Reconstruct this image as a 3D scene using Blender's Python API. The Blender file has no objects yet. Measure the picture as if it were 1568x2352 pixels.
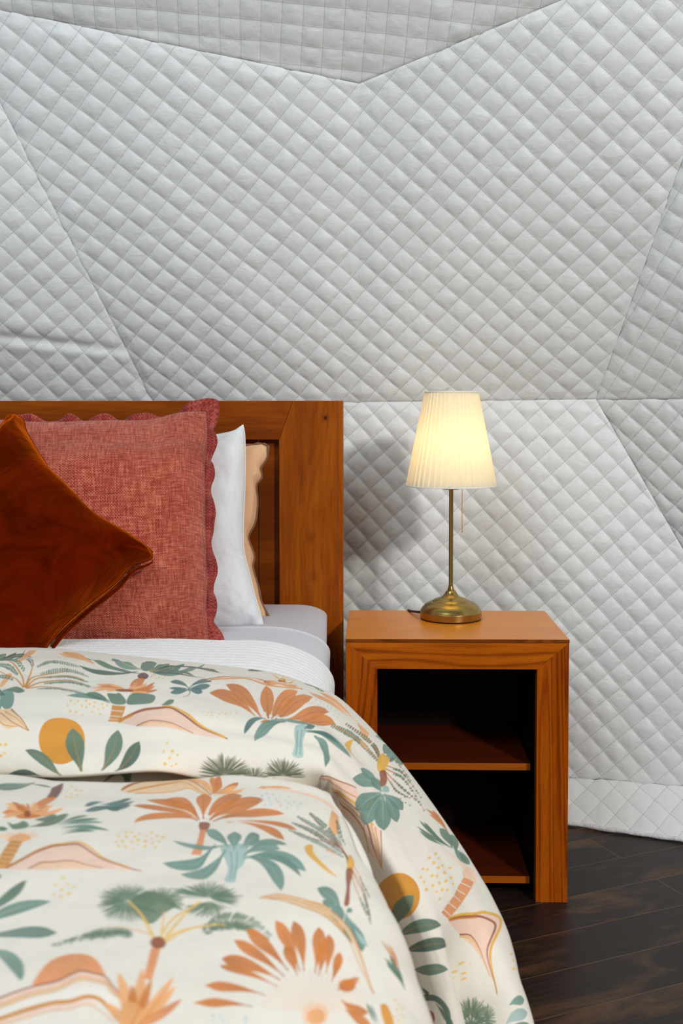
import bpy, bmesh, math, random
import numpy as np
from mathutils import Vector, Matrix

scene = bpy.context.scene
COL = scene.collection
random.seed(7)
PI = math.pi

# ----------------------------------------------------------------------------
# camera: 1568 x 2352 photograph, focal length 2500 px, lens 1.108 m up
# ----------------------------------------------------------------------------
W, H, F = 1568, 2352, 2500.0
CAMZ = 1.108
PITCH, YAW = math.radians(2.2), math.radians(1.15)
fwd = np.array([-math.sin(YAW) * math.cos(PITCH), math.cos(YAW) * math.cos(PITCH), -math.sin(PITCH)])
rgt = np.array([math.cos(YAW), math.sin(YAW), 0.0])
upv = np.cross(rgt, fwd)
CX = 858 - F * rgt[1] / fwd[1]
CY = 948 + F * upv[1] / fwd[1]
CAM = np.array([0, 0, CAMZ])


def ray(u, v):
    return fwd + rgt * ((u - CX) / F) - upv * ((v - CY) / F)


def at(u, v, Y):
    """world point at distance Y from the lens, seen at picture position u, v"""
    d = ray(u, v)
    return CAM + d * (Y / d[1])


def on_plane(u, v, p0, n):
    d = ray(u, v)
    return CAM + d * (np.dot(np.asarray(p0) - CAM, n) / np.dot(d, n))


cam_data = bpy.data.cameras.new('camera')
cam = bpy.data.objects.new('camera', cam_data)
COL.objects.link(cam)
cam_data.sensor_fit = 'HORIZONTAL'
cam_data.sensor_width = 24.0
cam_data.lens = 24.0 * F / W
cam_data.shift_x = (W / 2 - CX) / W
cam_data.shift_y = (CY - H / 2) / W
m = Matrix(((rgt[0], upv[0], -fwd[0]), (rgt[1], upv[1], -fwd[1]), (rgt[2], upv[2], -fwd[2])))
cam.matrix_world = Matrix.Translation(Vector(CAM)) @ m.to_4x4()
cam_data.clip_start = 0.05
cam_data.dof.use_dof = True
cam_data.dof.focus_distance = 2.62
cam_data.dof.aperture_fstop = 8.0
scene.camera = cam

# ----------------------------------------------------------------------------
# helpers
# ----------------------------------------------------------------------------


def srgb(r, g, b):
    f = lambda c: (c / 255 / 12.92) if c <= 10 else ((c / 255 + 0.055) / 1.055) ** 2.4
    return (f(r), f(g), f(b), 1.0)


def tag(o, label=None, cat=None, group=None, kind=None):
    if label: o['label'] = label
    if cat: o['category'] = cat
    if group: o['group'] = group
    if kind: o['kind'] = kind
    return o


def thing(name, label, cat, loc=(0, 0, 0)):
    o = bpy.data.objects.new(name, None)
    COL.objects.link(o)
    o.location = loc
    o.empty_display_size = 0.05
    return tag(o, label, cat)


def wloc(o):
    v = Vector((0, 0, 0))
    while o is not None:
        v = v + o.location
        o = o.parent
    return v


def link_mesh(name, me, mat, parent=None, smooth=True):
    o = bpy.data.objects.new(name, me)
    COL.objects.link(o)
    if mat is not None:
        me.materials.append(mat)
    if parent is not None:
        off = wloc(parent)
        me.transform(Matrix.Translation(-off))
        o.parent = parent
    if smooth:
        me.polygons.foreach_set('use_smooth', np.ones(len(me.polygons), dtype=bool))
    me.update()
    return o


def mesh_arrays(name, verts, faces, uvs=None):
    """verts (n,3); faces (m,4) or list; uvs per vertex (n,2)"""
    me = bpy.data.meshes.new(name)
    verts = np.asarray(verts, dtype=np.float32)
    if isinstance(faces, np.ndarray):
        nf, k = faces.shape
        me.vertices.add(len(verts)); me.vertices.foreach_set('co', verts.ravel())
        me.loops.add(nf * k); me.loops.foreach_set('vertex_index', faces.ravel().astype(np.int32))
        me.polygons.add(nf)
        me.polygons.foreach_set('loop_start', np.arange(0, nf * k, k, dtype=np.int32))
        me.update(calc_edges=True)
    else:
        me.from_pydata([tuple(v) for v in verts], [], faces)
    if uvs is not None:
        uvl = me.uv_layers.new(name='UVMap')
        idx = np.empty(len(me.loops), dtype=np.int32)
        me.loops.foreach_get('vertex_index', idx)
        uvl.data.foreach_set('uv', np.asarray(uvs, dtype=np.float32)[idx].ravel())
    return me


def grid_faces(ny, nx, off=0, flip=False, wrap=False):
    j, i = np.meshgrid(np.arange(ny - 1), np.arange(nx if wrap else nx - 1), indexing='ij')
    i2 = (i + 1) % nx
    a = j * nx + i; b = j * nx + i2; c = (j + 1) * nx + i2; d = (j + 1) * nx + i
    f = np.stack([a, b, c, d] if not flip else [a, d, c, b], axis=-1).reshape(-1, 4)
    return f + off


def grid_obj(name, P, mat, parent=None, UV=None, flip=False):
    ny, nx = P.shape[:2]
    me = mesh_arrays(name, P.reshape(-1, 3), grid_faces(ny, nx, flip=flip), None if UV is None else UV.reshape(-1, 2))
    return link_mesh(name, me, mat, parent)


def hash2(i, j, s):
    n = (i.astype(np.int64) * 374761393 + j.astype(np.int64) * 668265263 + s * 1442695041) & 0x7fffffff
    n = ((n ^ (n >> 13)) * 1274126177) & 0x7fffffff
    return ((n ^ (n >> 16)) & 0xffff) / 65535.0


def vnoise(x, y, s=0):
    """smooth value noise in -1..1"""
    xi = np.floor(x); yi = np.floor(y)
    fx = x - xi; fy = y - yi
    fx = fx * fx * fx * (fx * (fx * 6 - 15) + 10); fy = fy * fy * fy * (fy * (fy * 6 - 15) + 10)
    xi = xi.astype(np.int64); yi = yi.astype(np.int64)
    a = hash2(xi, yi, s); b = hash2(xi + 1, yi, s); c = hash2(xi, yi + 1, s); d = hash2(xi + 1, yi + 1, s)
    return (a + (b - a) * fx + (c - a) * fy + (a - b - c + d) * fx * fy) * 2 - 1


def fbm(x, y, s=0, o=3):
    r = 0; amp = 1.0; tot = 0
    for k in range(o):
        r = r + amp * vnoise(x * 2 ** k, y * 2 ** k, s + 17 * k); tot += amp; amp *= 0.5
    return r / tot


def smooth01(x):
    x = np.clip(x, 0, 1)
    return x * x * (3 - 2 * x)


def normals_of(P):
    du = np.gradient(P, axis=1); dv = np.gradient(P, axis=0)
    n = np.cross(du, dv)
    n /= np.linalg.norm(n, axis=-1, keepdims=True) + 1e-12
    return n


def catmull(P, n, axis):
    """resample control rows along an axis with a Catmull-Rom spline"""
    P = np.moveaxis(np.asarray(P, float), axis, 0)
    k = len(P)
    ext = np.concatenate([2 * P[:1] - P[1:2], P, 2 * P[-1:] - P[-2:-1]])
    t = np.linspace(0, k - 1, n)
    i = np.minimum(t.astype(int), k - 2)
    f = (t - i).reshape((-1,) + (1,) * (P.ndim - 1))
    p0, p1, p2, p3 = ext[i], ext[i + 1], ext[i + 2], ext[i + 3]
    r = 0.5 * ((2 * p1) + (-p0 + p2) * f + (2 * p0 - 5 * p1 + 4 * p2 - p3) * f ** 2 + (-p0 + 3 * p1 - 3 * p2 + p3) * f ** 3)
    return np.moveaxis(r, 0, axis)


def bm_obj(name, bm, mat, parent=None, smooth=False):
    bmesh.ops.recalc_face_normals(bm, faces=bm.faces)
    me = bpy.data.meshes.new(name)
    bm.to_mesh(me); bm.free()
    return link_mesh(name, me, mat, parent, smooth)


def prism(name, poly, y0, y1, mat, parent=None, bev=0.0015):
    """x-z outline extruded from y0 to y1 with softened edges"""
    bm = bmesh.new()
    a = [bm.verts.new((x, y0, z)) for x, z in poly]
    b = [bm.verts.new((x, y1, z)) for x, z in poly]
    bm.faces.new(a); bm.faces.new(b[::-1])
    n = len(poly)
    for i in range(n):
        bm.faces.new((a[i], b[i], b[(i + 1) % n], a[(i + 1) % n]))
    if bev:
        bmesh.ops.bevel(bm, geom=bm.edges[:], offset=bev, segments=2, affect='EDGES', profile=0.5)
    return bm_obj(name, bm, mat, parent)


def box(name, x0, x1, y0, y1, z0, z1, mat, parent=None, bev=0.0015):
    return prism(name, [(x0, z0), (x1, z0), (x1, z1), (x0, z1)], y0, y1, mat, parent, bev)


def lathe(name, prof, mat, parent, cx, cy, cz, n=96, closed=True):
    prof = np.array(prof)
    a = np.arange(n) / n * 2 * PI
    P = np.stack([cx + prof[:, :1] * np.cos(a), cy + prof[:, :1] * np.sin(a), cz + np.repeat(prof[:, 1:], n, 1)], -1)
    me = mesh_arrays(name, P.reshape(-1, 3), grid_faces(len(prof), n, wrap=True))
    o = link_mesh(name, me, mat, parent)
    return o


def tube(name, pts, r, mat, parent=None, n=10, samples=None):
    pts = np.asarray(pts, float)
    if samples: pts = catmull(pts, samples, 0)
    k = len(pts)
    r = np.broadcast_to(np.asarray(r, float), (k,))
    tan = np.gradient(pts, axis=0); tan /= np.linalg.norm(tan, axis=1, keepdims=True) + 1e-12
    ref = np.array([0.13, 0.21, 0.97])
    rings = []
    side = np.cross(tan[0], ref); side /= np.linalg.norm(side)
    for i in range(k):
        side = side - tan[i] * np.dot(side, tan[i]); side /= np.linalg.norm(side)
        b = np.cross(tan[i], side)
        a = np.arange(n) / n * 2 * PI
        rings.append(pts[i] + r[i] * (np.cos(a)[:, None] * side + np.sin(a)[:, None] * b))
    P = np.concatenate(rings)
    f = [list(q) for q in grid_faces(k, n, wrap=True)] + [list(range(n))[::-1], list(range((k - 1) * n, k * n))]
    return link_mesh(name, mesh_arrays(name, P, f), mat, parent)


# ----------------------------------------------------------------------------
# materials
# ----------------------------------------------------------------------------
class NT:
    def __init__(self, name):
        self.mat = bpy.data.materials.new(name)
        self.mat.use_nodes = True
        self.t = self.mat.node_tree
        self.t.nodes.clear()
        self.out = self.n('ShaderNodeOutputMaterial')

    def n(self, typ, **kw):
        nd = self.t.nodes.new(typ)
        for k, v in kw.items():
            setattr(nd, k, v)
        return nd

    def set(self, nd, key, val):
        if isinstance(val, bpy.types.NodeSocket):
            self.t.links.new(val, nd.inputs[key])
        else:
            nd.inputs[key].default_value = val

    def math(self, op, a, b=None, c=None, clamp=False):
        nd = self.n('ShaderNodeMath', operation=op, use_clamp=clamp)
        self.set(nd, 0, a)
        if b is not None: self.set(nd, 1, b)
        if c is not None: self.set(nd, 2, c)
        return nd.outputs[0]

    def mix(self, f, a, b, blend='MIX'):
        nd = self.n('ShaderNodeMix', data_type='RGBA', blend_type=blend)
        self.set(nd, 0, f); self.set(nd, 6, a); self.set(nd, 7, b)
        return nd.outputs[2]

    def ramp(self, f, stops):
        nd = self.n('ShaderNodeValToRGB')
        el = nd.color_ramp.elements
        while len(el) > 1: el.remove(el[-1])
        el[0].position, el[0].color = stops[0]
        for p, c in stops[1:]:
            e = el.new(p); e.color = c
        self.set(nd, 0, f)
        return nd.outputs[0]

    def noise(self, vec, scale, detail=3, rough=0.5, dist=0.0):
        nd = self.n('ShaderNodeTexNoise')
        self.set(nd, 'Vector', vec); self.set(nd, 'Scale', scale); self.set(nd, 'Detail', detail)
        self.set(nd, 'Roughness', rough); self.set(nd, 'Distortion', dist)
        return nd.outputs[0]

    def mapping(self, vec, scale=(1, 1, 1), rot=(0, 0, 0), loc=(0, 0, 0)):
        nd = self.n('ShaderNodeMapping')
        self.set(nd, 0, vec)
        nd.inputs['Location'].default_value = loc
        nd.inputs['Rotation'].default_value = rot
        nd.inputs['Scale'].default_value = scale
        return nd.outputs[0]

    def coord(self, which='Object'):
        return self.n('ShaderNodeTexCoord').outputs[which]

    def bump(self, h, strength=0.3, dist=0.01, normal=None):
        nd = self.n('ShaderNodeBump')
        self.set(nd, 'Height', h); self.set(nd, 'Strength', strength); self.set(nd, 'Distance', dist)
        if normal is not None: self.set(nd, 'Normal', normal)
        return nd.outputs[0]

    def principled(self, **kw):
        nd = self.n('ShaderNodeBsdfPrincipled')
        for k, v in kw.items():
            self.set(nd, k.replace('_', ' '), v)
        self.t.links.new(nd.outputs[0], self.out.inputs[0])
        return nd


def wood_mat(name, axis, dark, mid, light, rough=0.38, scale=1.0, figure=0.5, seed=0.0, spec=0.14, knots=()):
    """lacquered timber, grain along 'x' 'y' or 'z'"""
    t = NT(name)
    co = t.coord('Object')
    L = 0.07
    sc = {'x': (L, 1, 1), 'y': (1, L, 1), 'z': (1, 1, L)}[axis]
    v = t.mapping(co, scale=tuple(s * scale for s in sc), loc=(seed, seed * 1.7, seed * 0.6))
    kmasks = []
    if knots:
        sp = t.n('ShaderNodeSeparateXYZ'); t.set(sp, 0, co)
        bend = 0.0
        for kx, kz, kr, dk in knots:
            dx = t.math('DIVIDE', t.math('SUBTRACT', sp.outputs[0], kx), kr)
            dz = t.math('DIVIDE', t.math('SUBTRACT', sp.outputs[2], kz), kr * 1.35)
            d2 = t.math('ADD', t.math('MULTIPLY', dx, dx), t.math('MULTIPLY', dz, dz))
            fall = t.math('EXPONENT', t.math('MULTIPLY', d2, -0.22))
            bend = t.math('MULTIPLY_ADD', t.math('MULTIPLY', dx, fall), kr * 0.55, bend)
            kmasks.append(t.math('MULTIPLY', t.math('EXPONENT', t.math('MULTIPLY', d2, -1.4)), dk))
        off = t.n('ShaderNodeCombineXYZ'); t.set(off, 0, t.math('MULTIPLY', bend, -scale))
        va = t.n('ShaderNodeVectorMath', operation='ADD'); t.set(va, 0, v); t.set(va, 1, off.outputs[0]); v = va.outputs[0]
    fine = t.noise(v, 260, 4, 0.65)
    med = t.noise(v, 42, 4, 0.6, 0.6)
    big = t.noise(v, 9, 2, 0.5, 0.4)
    rings = t.math('SINE', t.math('MULTIPLY_ADD', big, 105.0, t.math('MULTIPLY', med, 3.0)))
    rings = t.math('MULTIPLY_ADD', rings, 0.5, 0.5)
    g = t.math('ADD', t.math('MULTIPLY', med, 0.55), t.math('MULTIPLY', fine, 0.3))
    g = t.math('ADD', g, t.math('MULTIPLY', t.math('POWER', rings, 3.0), 0.22 * figure))
    g = t.math('ADD', g, t.math('MULTIPLY', t.math('SUBTRACT', big, 0.5), 0.5))
    c = t.ramp(g, [(0.22, light), (0.46, mid), (0.78, dark)])
    pore = t.math('MULTIPLY', t.math('SUBTRACT', t.noise(v, 420, 3, 0.7), 0.56, clamp=True), 3.2 * figure, clamp=True)
    c = t.mix(pore, c, dark)
    for k_ in kmasks: c = t.mix(k_, c, srgb(40, 14, 3))
    b = t.bump(fine, 0.08, 0.002)
    t.principled(Base_Color=c, Roughness=rough, Normal=b, Specular_IOR_Level=spec)
    return t.mat


BED_D, BED_M, BED_L = srgb(92, 38, 1), srgb(146, 70, 3), srgb(176, 94, 8)
m_bed_z = wood_mat('honey_timber_upright', 'z', BED_D, BED_M, BED_L, 0.4, figure=0.3)
m_bed_x = wood_mat('honey_timber_level', 'x', BED_D, srgb(134, 61, 3), srgb(160, 82, 8), 0.4, figure=0.3, seed=3.1)
m_bed_panel = wood_mat('honey_veneer_panel', 'x', srgb(86, 35, 2), srgb(120, 54, 4), srgb(150, 75, 8), 0.42, figure=0.2, seed=8.2)
m_ns_x = wood_mat('oak_level', 'x', srgb(106, 40, 2), srgb(176, 84, 6), srgb(202, 106, 14), 0.33, scale=0.9, figure=1.1, seed=1.3)
m_ns_z = wood_mat('oak_upright', 'z', srgb(106, 40, 2), srgb(168, 76, 5), srgb(192, 96, 12), 0.33, scale=0.9, figure=1.1, seed=5.3)
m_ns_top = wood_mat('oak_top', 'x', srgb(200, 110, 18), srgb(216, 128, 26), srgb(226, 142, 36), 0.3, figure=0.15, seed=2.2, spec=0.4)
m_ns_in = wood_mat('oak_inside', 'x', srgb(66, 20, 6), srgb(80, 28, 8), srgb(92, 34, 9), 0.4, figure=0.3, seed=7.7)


def quilt_mat(cell):
    t = NT('white_quilted_liner')
    uv = t.n('ShaderNodeUVMap').outputs[0]
    sx = t.n('ShaderNodeSeparateXYZ'); t.set(sx, 0, uv)
    masks = []
    for a, b in ((0, 1), (1, 0)):
        fa = t.math('FRACT', sx.outputs[a])
        d = t.math('MULTIPLY', t.math('MINIMUM', fa, t.math('SUBTRACT', 1.0, fa)), cell)
        line = t.math('SUBTRACT', 1.0, t.math('DIVIDE', d, 0.0013), clamp=True)
        dash = t.math('FRACT', t.math('MULTIPLY', sx.outputs[b], cell / 0.0036))
        dash = t.math('LESS_THAN', dash, 0.55)
        masks.append(t.math('MULTIPLY', line, t.math('MULTIPLY_ADD', dash, 0.8, 0.06)))
    mk = t.math('MAXIMUM', masks[0], masks[1])
    co = t.coord('Object')
    w1 = t.noise(t.mapping(co, scale=(1, 1, 1.3)), 26, 3, 0.55, 0.8)
    w2 = t.noise(co, 7, 2, 0.5)
    wrk = t.math('MULTIPLY_ADD', w2, 0.5, w1)
    c = t.mix(mk, (0.77, 0.795, 0.80, 1), (0.25, 0.26, 0.265, 1))
    h = t.math('SUBTRACT', wrk, t.math('MULTIPLY', mk, 0.12))
    b = t.bump(h, 0.28, 0.008)
    fine = t.noise(co, 1400, 2, 0.5)
    b = t.bump(fine, 0.05, 0.001, b)
    t.principled(Base_Color=c, Roughness=0.48, Normal=b, Specular_IOR_Level=0.32, Sheen_Weight=0.1)
    return t.mat


def weave_mat(name, c1, c2, c3, nx, rough=0.9, bump=0.5, slub=0.5, sheen=0.1):
    """plain weave seen thread by thread; UV 0..1 over the cover, nx threads"""
    t = NT(name)
    uv = t.n('ShaderNodeUVMap').outputs[0]
    sx = t.n('ShaderNodeSeparateXYZ'); t.set(sx, 0, uv)
    wob = t.noise(uv, 14, 3, 0.6)
    X = t.math('MULTIPLY_ADD', wob, 0.012, sx.outputs[0])
    Y = t.math('MULTIPLY_ADD', wob, 0.012, sx.outputs[1])
    sxn = t.math('SINE', t.math('MULTIPLY', X, nx * PI))
    syn = t.math('SINE', t.math('MULTIPLY', Y, nx * PI))
    weave = t.math('MULTIPLY', sxn, syn)
    hx = t.noise(t.mapping(uv, scale=(16, nx * 0.8, 1)), 1.0, 2, 0.7)
    hy = t.noise(t.mapping(uv, scale=(nx * 0.8, 16, 1)), 1.0, 2, 0.7)
    thr = t.math('ADD', hx, hy)
    blot = t.noise(uv, 5, 3, 0.6)
    g = t.math('MULTIPLY_ADD', weave, 0.10, t.math('MULTIPLY', thr, slub))
    g = t.math('ADD', g, t.math('MULTIPLY', blot, 0.22))
    c = t.ramp(g, [(0.38, c1), (0.68, c2), (1.0, c3)])
    h = t.math('ADD', t.math('MULTIPLY', weave, 0.5), t.math('MULTIPLY', thr, 0.9))
    b = t.bump(h, bump, 0.0016)
    t.principled(Base_Color=c, Roughness=rough, Normal=b, Specular_IOR_Level=0.15, Sheen_Weight=sheen)
    return t.mat


def cloth_mat(name, col, rough=0.85, wrk=0.3, wscale=12, stretch=(1, 1, 1), streak=0.0, sheen=0.1):
    t = NT(name)
    co = t.coord('Object')
    n1 = t.noise(t.mapping(co, scale=stretch), wscale, 3, 0.55, 0.5)
    n2 = t.noise(t.mapping(co, scale=(0.12, 1, 1)), 520, 2, 0.6)
    n3 = t.noise(co, 900, 2, 0.5)
    c = t.mix(t.math('MULTIPLY', t.math('SUBTRACT', n2, 0.35, clamp=True), streak * 3.0, clamp=True), col,
              tuple(x * 0.8 for x in col[:3]) + (1,))
    h = t.math('ADD', n1, t.math('MULTIPLY', t.math('ADD', n2, n3), 0.05))
    b = t.bump(h, wrk, 0.012)
    t.principled(Base_Color=c, Roughness=rough, Normal=b, Specular_IOR_Level=0.2, Sheen_Weight=sheen)
    return t.mat


def velvet_mat():
    t = NT('rust_velvet')
    co = t.coord('Object')
    n1 = t.noise(co, 11, 4, 0.6, 0.9)
    n2 = t.noise(co, 1200, 2, 0.6)
    c = t.ramp(n1, [(0.35, srgb(64, 7, 1)), (0.65, srgb(98, 19, 2))])
    b = t.bump(t.math('ADD', n1, t.math('MULTIPLY', n2, 0.03)), 0.6, 0.014)
    d = t.n('ShaderNodeBsdfDiffuse'); t.set(d, 0, c); t.set(d, 'Normal', b)
    s1 = t.n('ShaderNodeBsdfSheen', distribution='MICROFIBER'); t.set(s1, 0, (0.95, 0.20, 0.010, 1)); t.set(s1, 1, 0.46); t.set(s1, 'Normal', b)
    ad = t.n('ShaderNodeAddShader')
    t.t.links.new(d.outputs[0], ad.inputs[0]); t.t.links.new(s1.outputs[0], ad.inputs[1])
    t.t.links.new(ad.outputs[0], t.out.inputs[0])
    return t.mat


def flat_mat(name, col, rough=0.5, metal=0.0, spec=0.5, bump=0.0, bscale=200, aniso=0.0):
    t = NT(name)
    kw = {}
    if bump:
        kw['Normal'] = t.bump(t.noise(t.coord('Object'), bscale, 3, 0.6), bump, 0.002)
    t.principled(Base_Color=col, Roughness=rough, Metallic=metal, Specular_IOR_Level=spec, Anisotropic=aniso, **kw)
    return t.mat


def floor_mat():
    t = NT('dark_plank_floor')
    co = t.coord('Object')
    v = t.mapping(co, rot=(0, 0, math.radians(-24.5)), loc=(0.20, -0.043, 0))
    br = t.n('ShaderNodeTexBrick')
    br.offset = 0.37; br.offset_frequency = 2
    t.set(br, 'Vector', v); t.set(br, 'Scale', 1.0)
    t.set(br, 'Color1', (0.1, 0.1, 0.1, 1)); t.set(br, 'Color2', (0.9, 0.9, 0.9, 1)); t.set(br, 'Mortar', (0.5, 0.5, 0.5, 1))
    t.set(br, 'Mortar Size', 0.0016); t.set(br, 'Mortar Smooth', 0.2)
    t.set(br, 'Brick Width', 1.15); t.set(br, 'Row Height', 0.134)
    plank = t.n('ShaderNodeSeparateColor'); t.set(plank, 0, br.outputs['Color'])
    off = t.n('ShaderNodeCombineXYZ'); t.set(off, 0, t.math('MULTIPLY', plank.outputs[0], 7.0)); t.set(off, 1, t.math('MULTIPLY', plank.outputs[0], 3.0))
    va = t.n('ShaderNodeVectorMath', operation='ADD'); t.set(va, 0, v); t.set(va, 1, off.outputs[0])
    g1 = t.noise(t.mapping(va.outputs[0], scale=(0.09, 1, 1)), 120, 4, 0.65)
    g2 = t.noise(t.mapping(va.outputs[0], scale=(0.35, 1, 1)), 9, 4, 0.65, 0.6)
    saw = t.noise(t.mapping(va.outputs[0], scale=(1, 0.06, 1)), 160, 2, 0.6)
    base = t.ramp(g1, [(0.3, srgb(22, 14, 13)), (0.55, srgb(37, 25, 22)), (0.8, srgb(52, 36, 30))])
    wear = t.math('MULTIPLY', t.math('SUBTRACT', g2, 0.52, clamp=True), t.math('MULTIPLY_ADD', saw, 4.0, 1.0), clamp=True)
    c = t.mix(wear, base, srgb(112, 78, 44))
    edge = t.math('MULTIPLY', br.outputs['Fac'], t.math('MULTIPLY_ADD', g1, 1.0, 0.05), clamp=True)
    c = t.mix(edge, c, srgb(118, 86, 54))
    c = t.mix(0.25, c, plank.outputs[0], 'OVERLAY')
    h = t.math('SUBTRACT', t.math('MULTIPLY', g1, 0.4), t.math('MULTIPLY', br.outputs['Fac'], 1.0))
    b = t.bump(h, 0.25, 0.003)
    t.principled(Base_Color=c, Roughness=t.math('MULTIPLY_ADD', g1, 0.3, 0.3), Normal=b, Specular_IOR_Level=0.35)
    return t.mat


def shade_mat():
    t = NT('cream_pleated_fabric')
    n = t.noise(t.mapping(t.coord('Object'), scale=(1, 1, 1)), 90, 2, 0.6)
    col = t.mix(n, (0.90, 0.86, 0.76, 1), (0.95, 0.92, 0.83, 1))
    d = t.n('ShaderNodeBsdfDiffuse'); t.set(d, 0, col)
    tr = t.n('ShaderNodeBsdfTranslucent'); t.set(tr, 0, (1.0, 0.95, 0.78, 1))
    mx = t.n('ShaderNodeMixShader'); t.set(mx, 0, 0.5)
    t.t.links.new(d.outputs[0], mx.inputs[1]); t.t.links.new(tr.outputs[0], mx.inputs[2])
    t.t.links.new(mx.outputs[0], t.out.inputs[0])
    return t.mat


def emit_mat(name, col, strength):
    t = NT(name)
    e = t.n('ShaderNodeEmission'); t.set(e, 0, col); t.set(e, 1, strength)
    t.t.links.new(e.outputs[0], t.out.inputs[0])
    return t.mat


CELL = 0.0505
m_quilt = quilt_mat(CELL)
m_floor = floor_mat()
m_hem = cloth_mat('white_liner_binding', (0.74, 0.75, 0.76, 1), 0.6, 0.5, 60)
m_brass = flat_mat('brushed_brass', (0.44, 0.30, 0.09, 1), 0.25, 1.0, 0.5, 0.0, 300, 0.5)
m_chain = flat_mat('gilt_chain', (0.80, 0.48, 0.07, 1), 0.35, 1.0)
m_felt = flat_mat('black_felt', (0.01, 0.01, 0.01, 1), 0.9)
m_black = flat_mat('black_rubber', (0.012, 0.012, 0.012, 1), 0.45)
m_shade = shade_mat()
m_trim = flat_mat('cream_ribbon', (0.85, 0.82, 0.74, 1), 0.8)
m_bulb = emit_mat('lit_bulb', (1.0, 0.77, 0.45, 1), 17.0)
m_sheet = cloth_mat('pale_grey_fitted_sheet', (0.54, 0.52, 0.57, 1), 0.85, 0.15, 9)
m_flat = cloth_mat('white_flat_sheet', (0.66, 0.67, 0.71, 1), 0.8, 0.15, 9, (1, 1, 1), 0.2)
m_rib = cloth_mat('white_ribbed_cotton', (0.83, 0.82, 0.82, 1), 0.95, 0.25, 140, sheen=0.4)
m_white = cloth_mat('white_slub_cotton', (0.84, 0.86, 0.89, 1), 0.85, 0.45, 11, (0.6, 1, 1), 0.35)
m_peach = cloth_mat('peach_linen', srgb(226, 180, 140), 0.9, 0.35, 14)
m_taupe = cloth_mat('taupe_edging', srgb(128, 92, 70), 0.9, 0.4, 60)
m_terra = weave_mat('terracotta_weave', srgb(98, 28, 24), srgb(174, 70, 53), srgb(232, 142, 110), 200, bump=0.9, slub=0.62, sheen=0.2)
m_terra_edge = weave_mat('terracotta_edge_weave', srgb(92, 26, 28), srgb(146, 54, 50), srgb(196, 100, 84), 200, bump=0.9, slub=0.62, sheen=0.2)
m_velvet = velvet_mat()

# ----------------------------------------------------------------------------
# the setting: a dome tent lined with quilted panels, dark plank floor
# ----------------------------------------------------------------------------
V0 = at(355, 930, 3.10)
V1 = at(1368, 917, 3.02)
B_ = at(825, 192, 2.76)
C_ = at(-122, -3, 2.66)
D_ = at(1770, -198, 2.42)
WL = np.array([-2.1, 2.93, 1.13])
G_ = np.array([1.50, 2.40, 1.145])
F_ = at(1900, 1834, 2.87)
FL = np.array([-0.62, 3.20, 0.118])
FLL = np.array([-2.1, 3.0, 0.118])
FR = np.array([2.0, 2.2, 0.10])


def quilt_panel(name, P, edge_d, ang, e1=None, origin=None, amp=0.0062, seed=1, extra=None):
    """P: (nt, ns, 3) smooth panel; puffed cell by cell along its normal"""
    n = normals_of(P)
    mid = P[P.shape[0] // 2, P.shape[1] // 2]
    if np.dot(n[P.shape[0] // 2, P.shape[1] // 2], CAM - mid) < 0: n = -n
    nm = n.reshape(-1, 3).mean(0); nm /= np.linalg.norm(nm)
    if e1 is None: e1 = np.array([1.0, 0, 0])
    e1 = e1 - nm * np.dot(e1, nm); e1 /= np.linalg.norm(e1)
    e2 = np.cross(nm, e1)
    if e2[2] < 0 and abs(e2[2]) > 0.2: e2 = -e2
    o = mid if origin is None else origin
    u = (P - o) @ e1; v = (P - o) @ e2
    wv = 0.0022 * fbm(u * 9, v * 9, seed + 40, 2)
    a = math.radians(ang)
    p = (u * math.cos(a) + v * math.sin(a)) / CELL + wv / CELL
    q = (-u * math.sin(a) + v * math.cos(a)) / CELL - wv / CELL
    fp = p - np.floor(p); fq = q - np.floor(q)
    cell = hash2(np.floor(p), np.floor(q), seed) * 0.5 + 0.75
    h = (np.sin(PI * fp) * np.sin(PI * fq)) ** 0.46
    ek = smooth01(edge_d / 0.03)
    h = amp * h * cell * (0.5 + 0.5 * ek)
    h += 0.006 * fbm(u * 4, v * 4, seed + 3, 2) * ek
    h += 0.0012 * fbm(u * 34, v * 20, seed + 9, 3)
    h += 0.0018 * vnoise(u * 30, v * 30, seed + 5) * (1 - smooth01(edge_d / 0.07))
    h -= 0.0022 * (1 - smooth01(edge_d / 0.006))
    if extra is not None: h = h + extra(u, v, P)
    Q = P + n * h[..., None]
    o = grid_obj(name, Q, m_quilt, UV=np.stack([p, q], -1))
    return tag(o, kind='structure')


def seg_dist(P, a, b):
    ab = b - a
    t = np.clip(((P - a) @ ab) / np.dot(ab, ab), 0, 1)
    return np.linalg.norm(P - (a + t[..., None] * ab), axis=-1)


def dist_edges(P, segs):
    d = np.full(P.shape[:2], 9.0)
    for a, b in segs: d = np.minimum(d, seg_dist(P, a, b))
    return d


def bilin(a, b, c, d, ns, nt):
    """a bottom-left, b bottom-right, c top-right, d top-left"""
    s = np.linspace(0, 1, ns)[None, :, None]; t = np.linspace(0, 1, nt)[:, None, None]
    return (a * (1 - s) + b * s) * (1 - t) + (d * (1 - s) + c * s) * t


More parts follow.
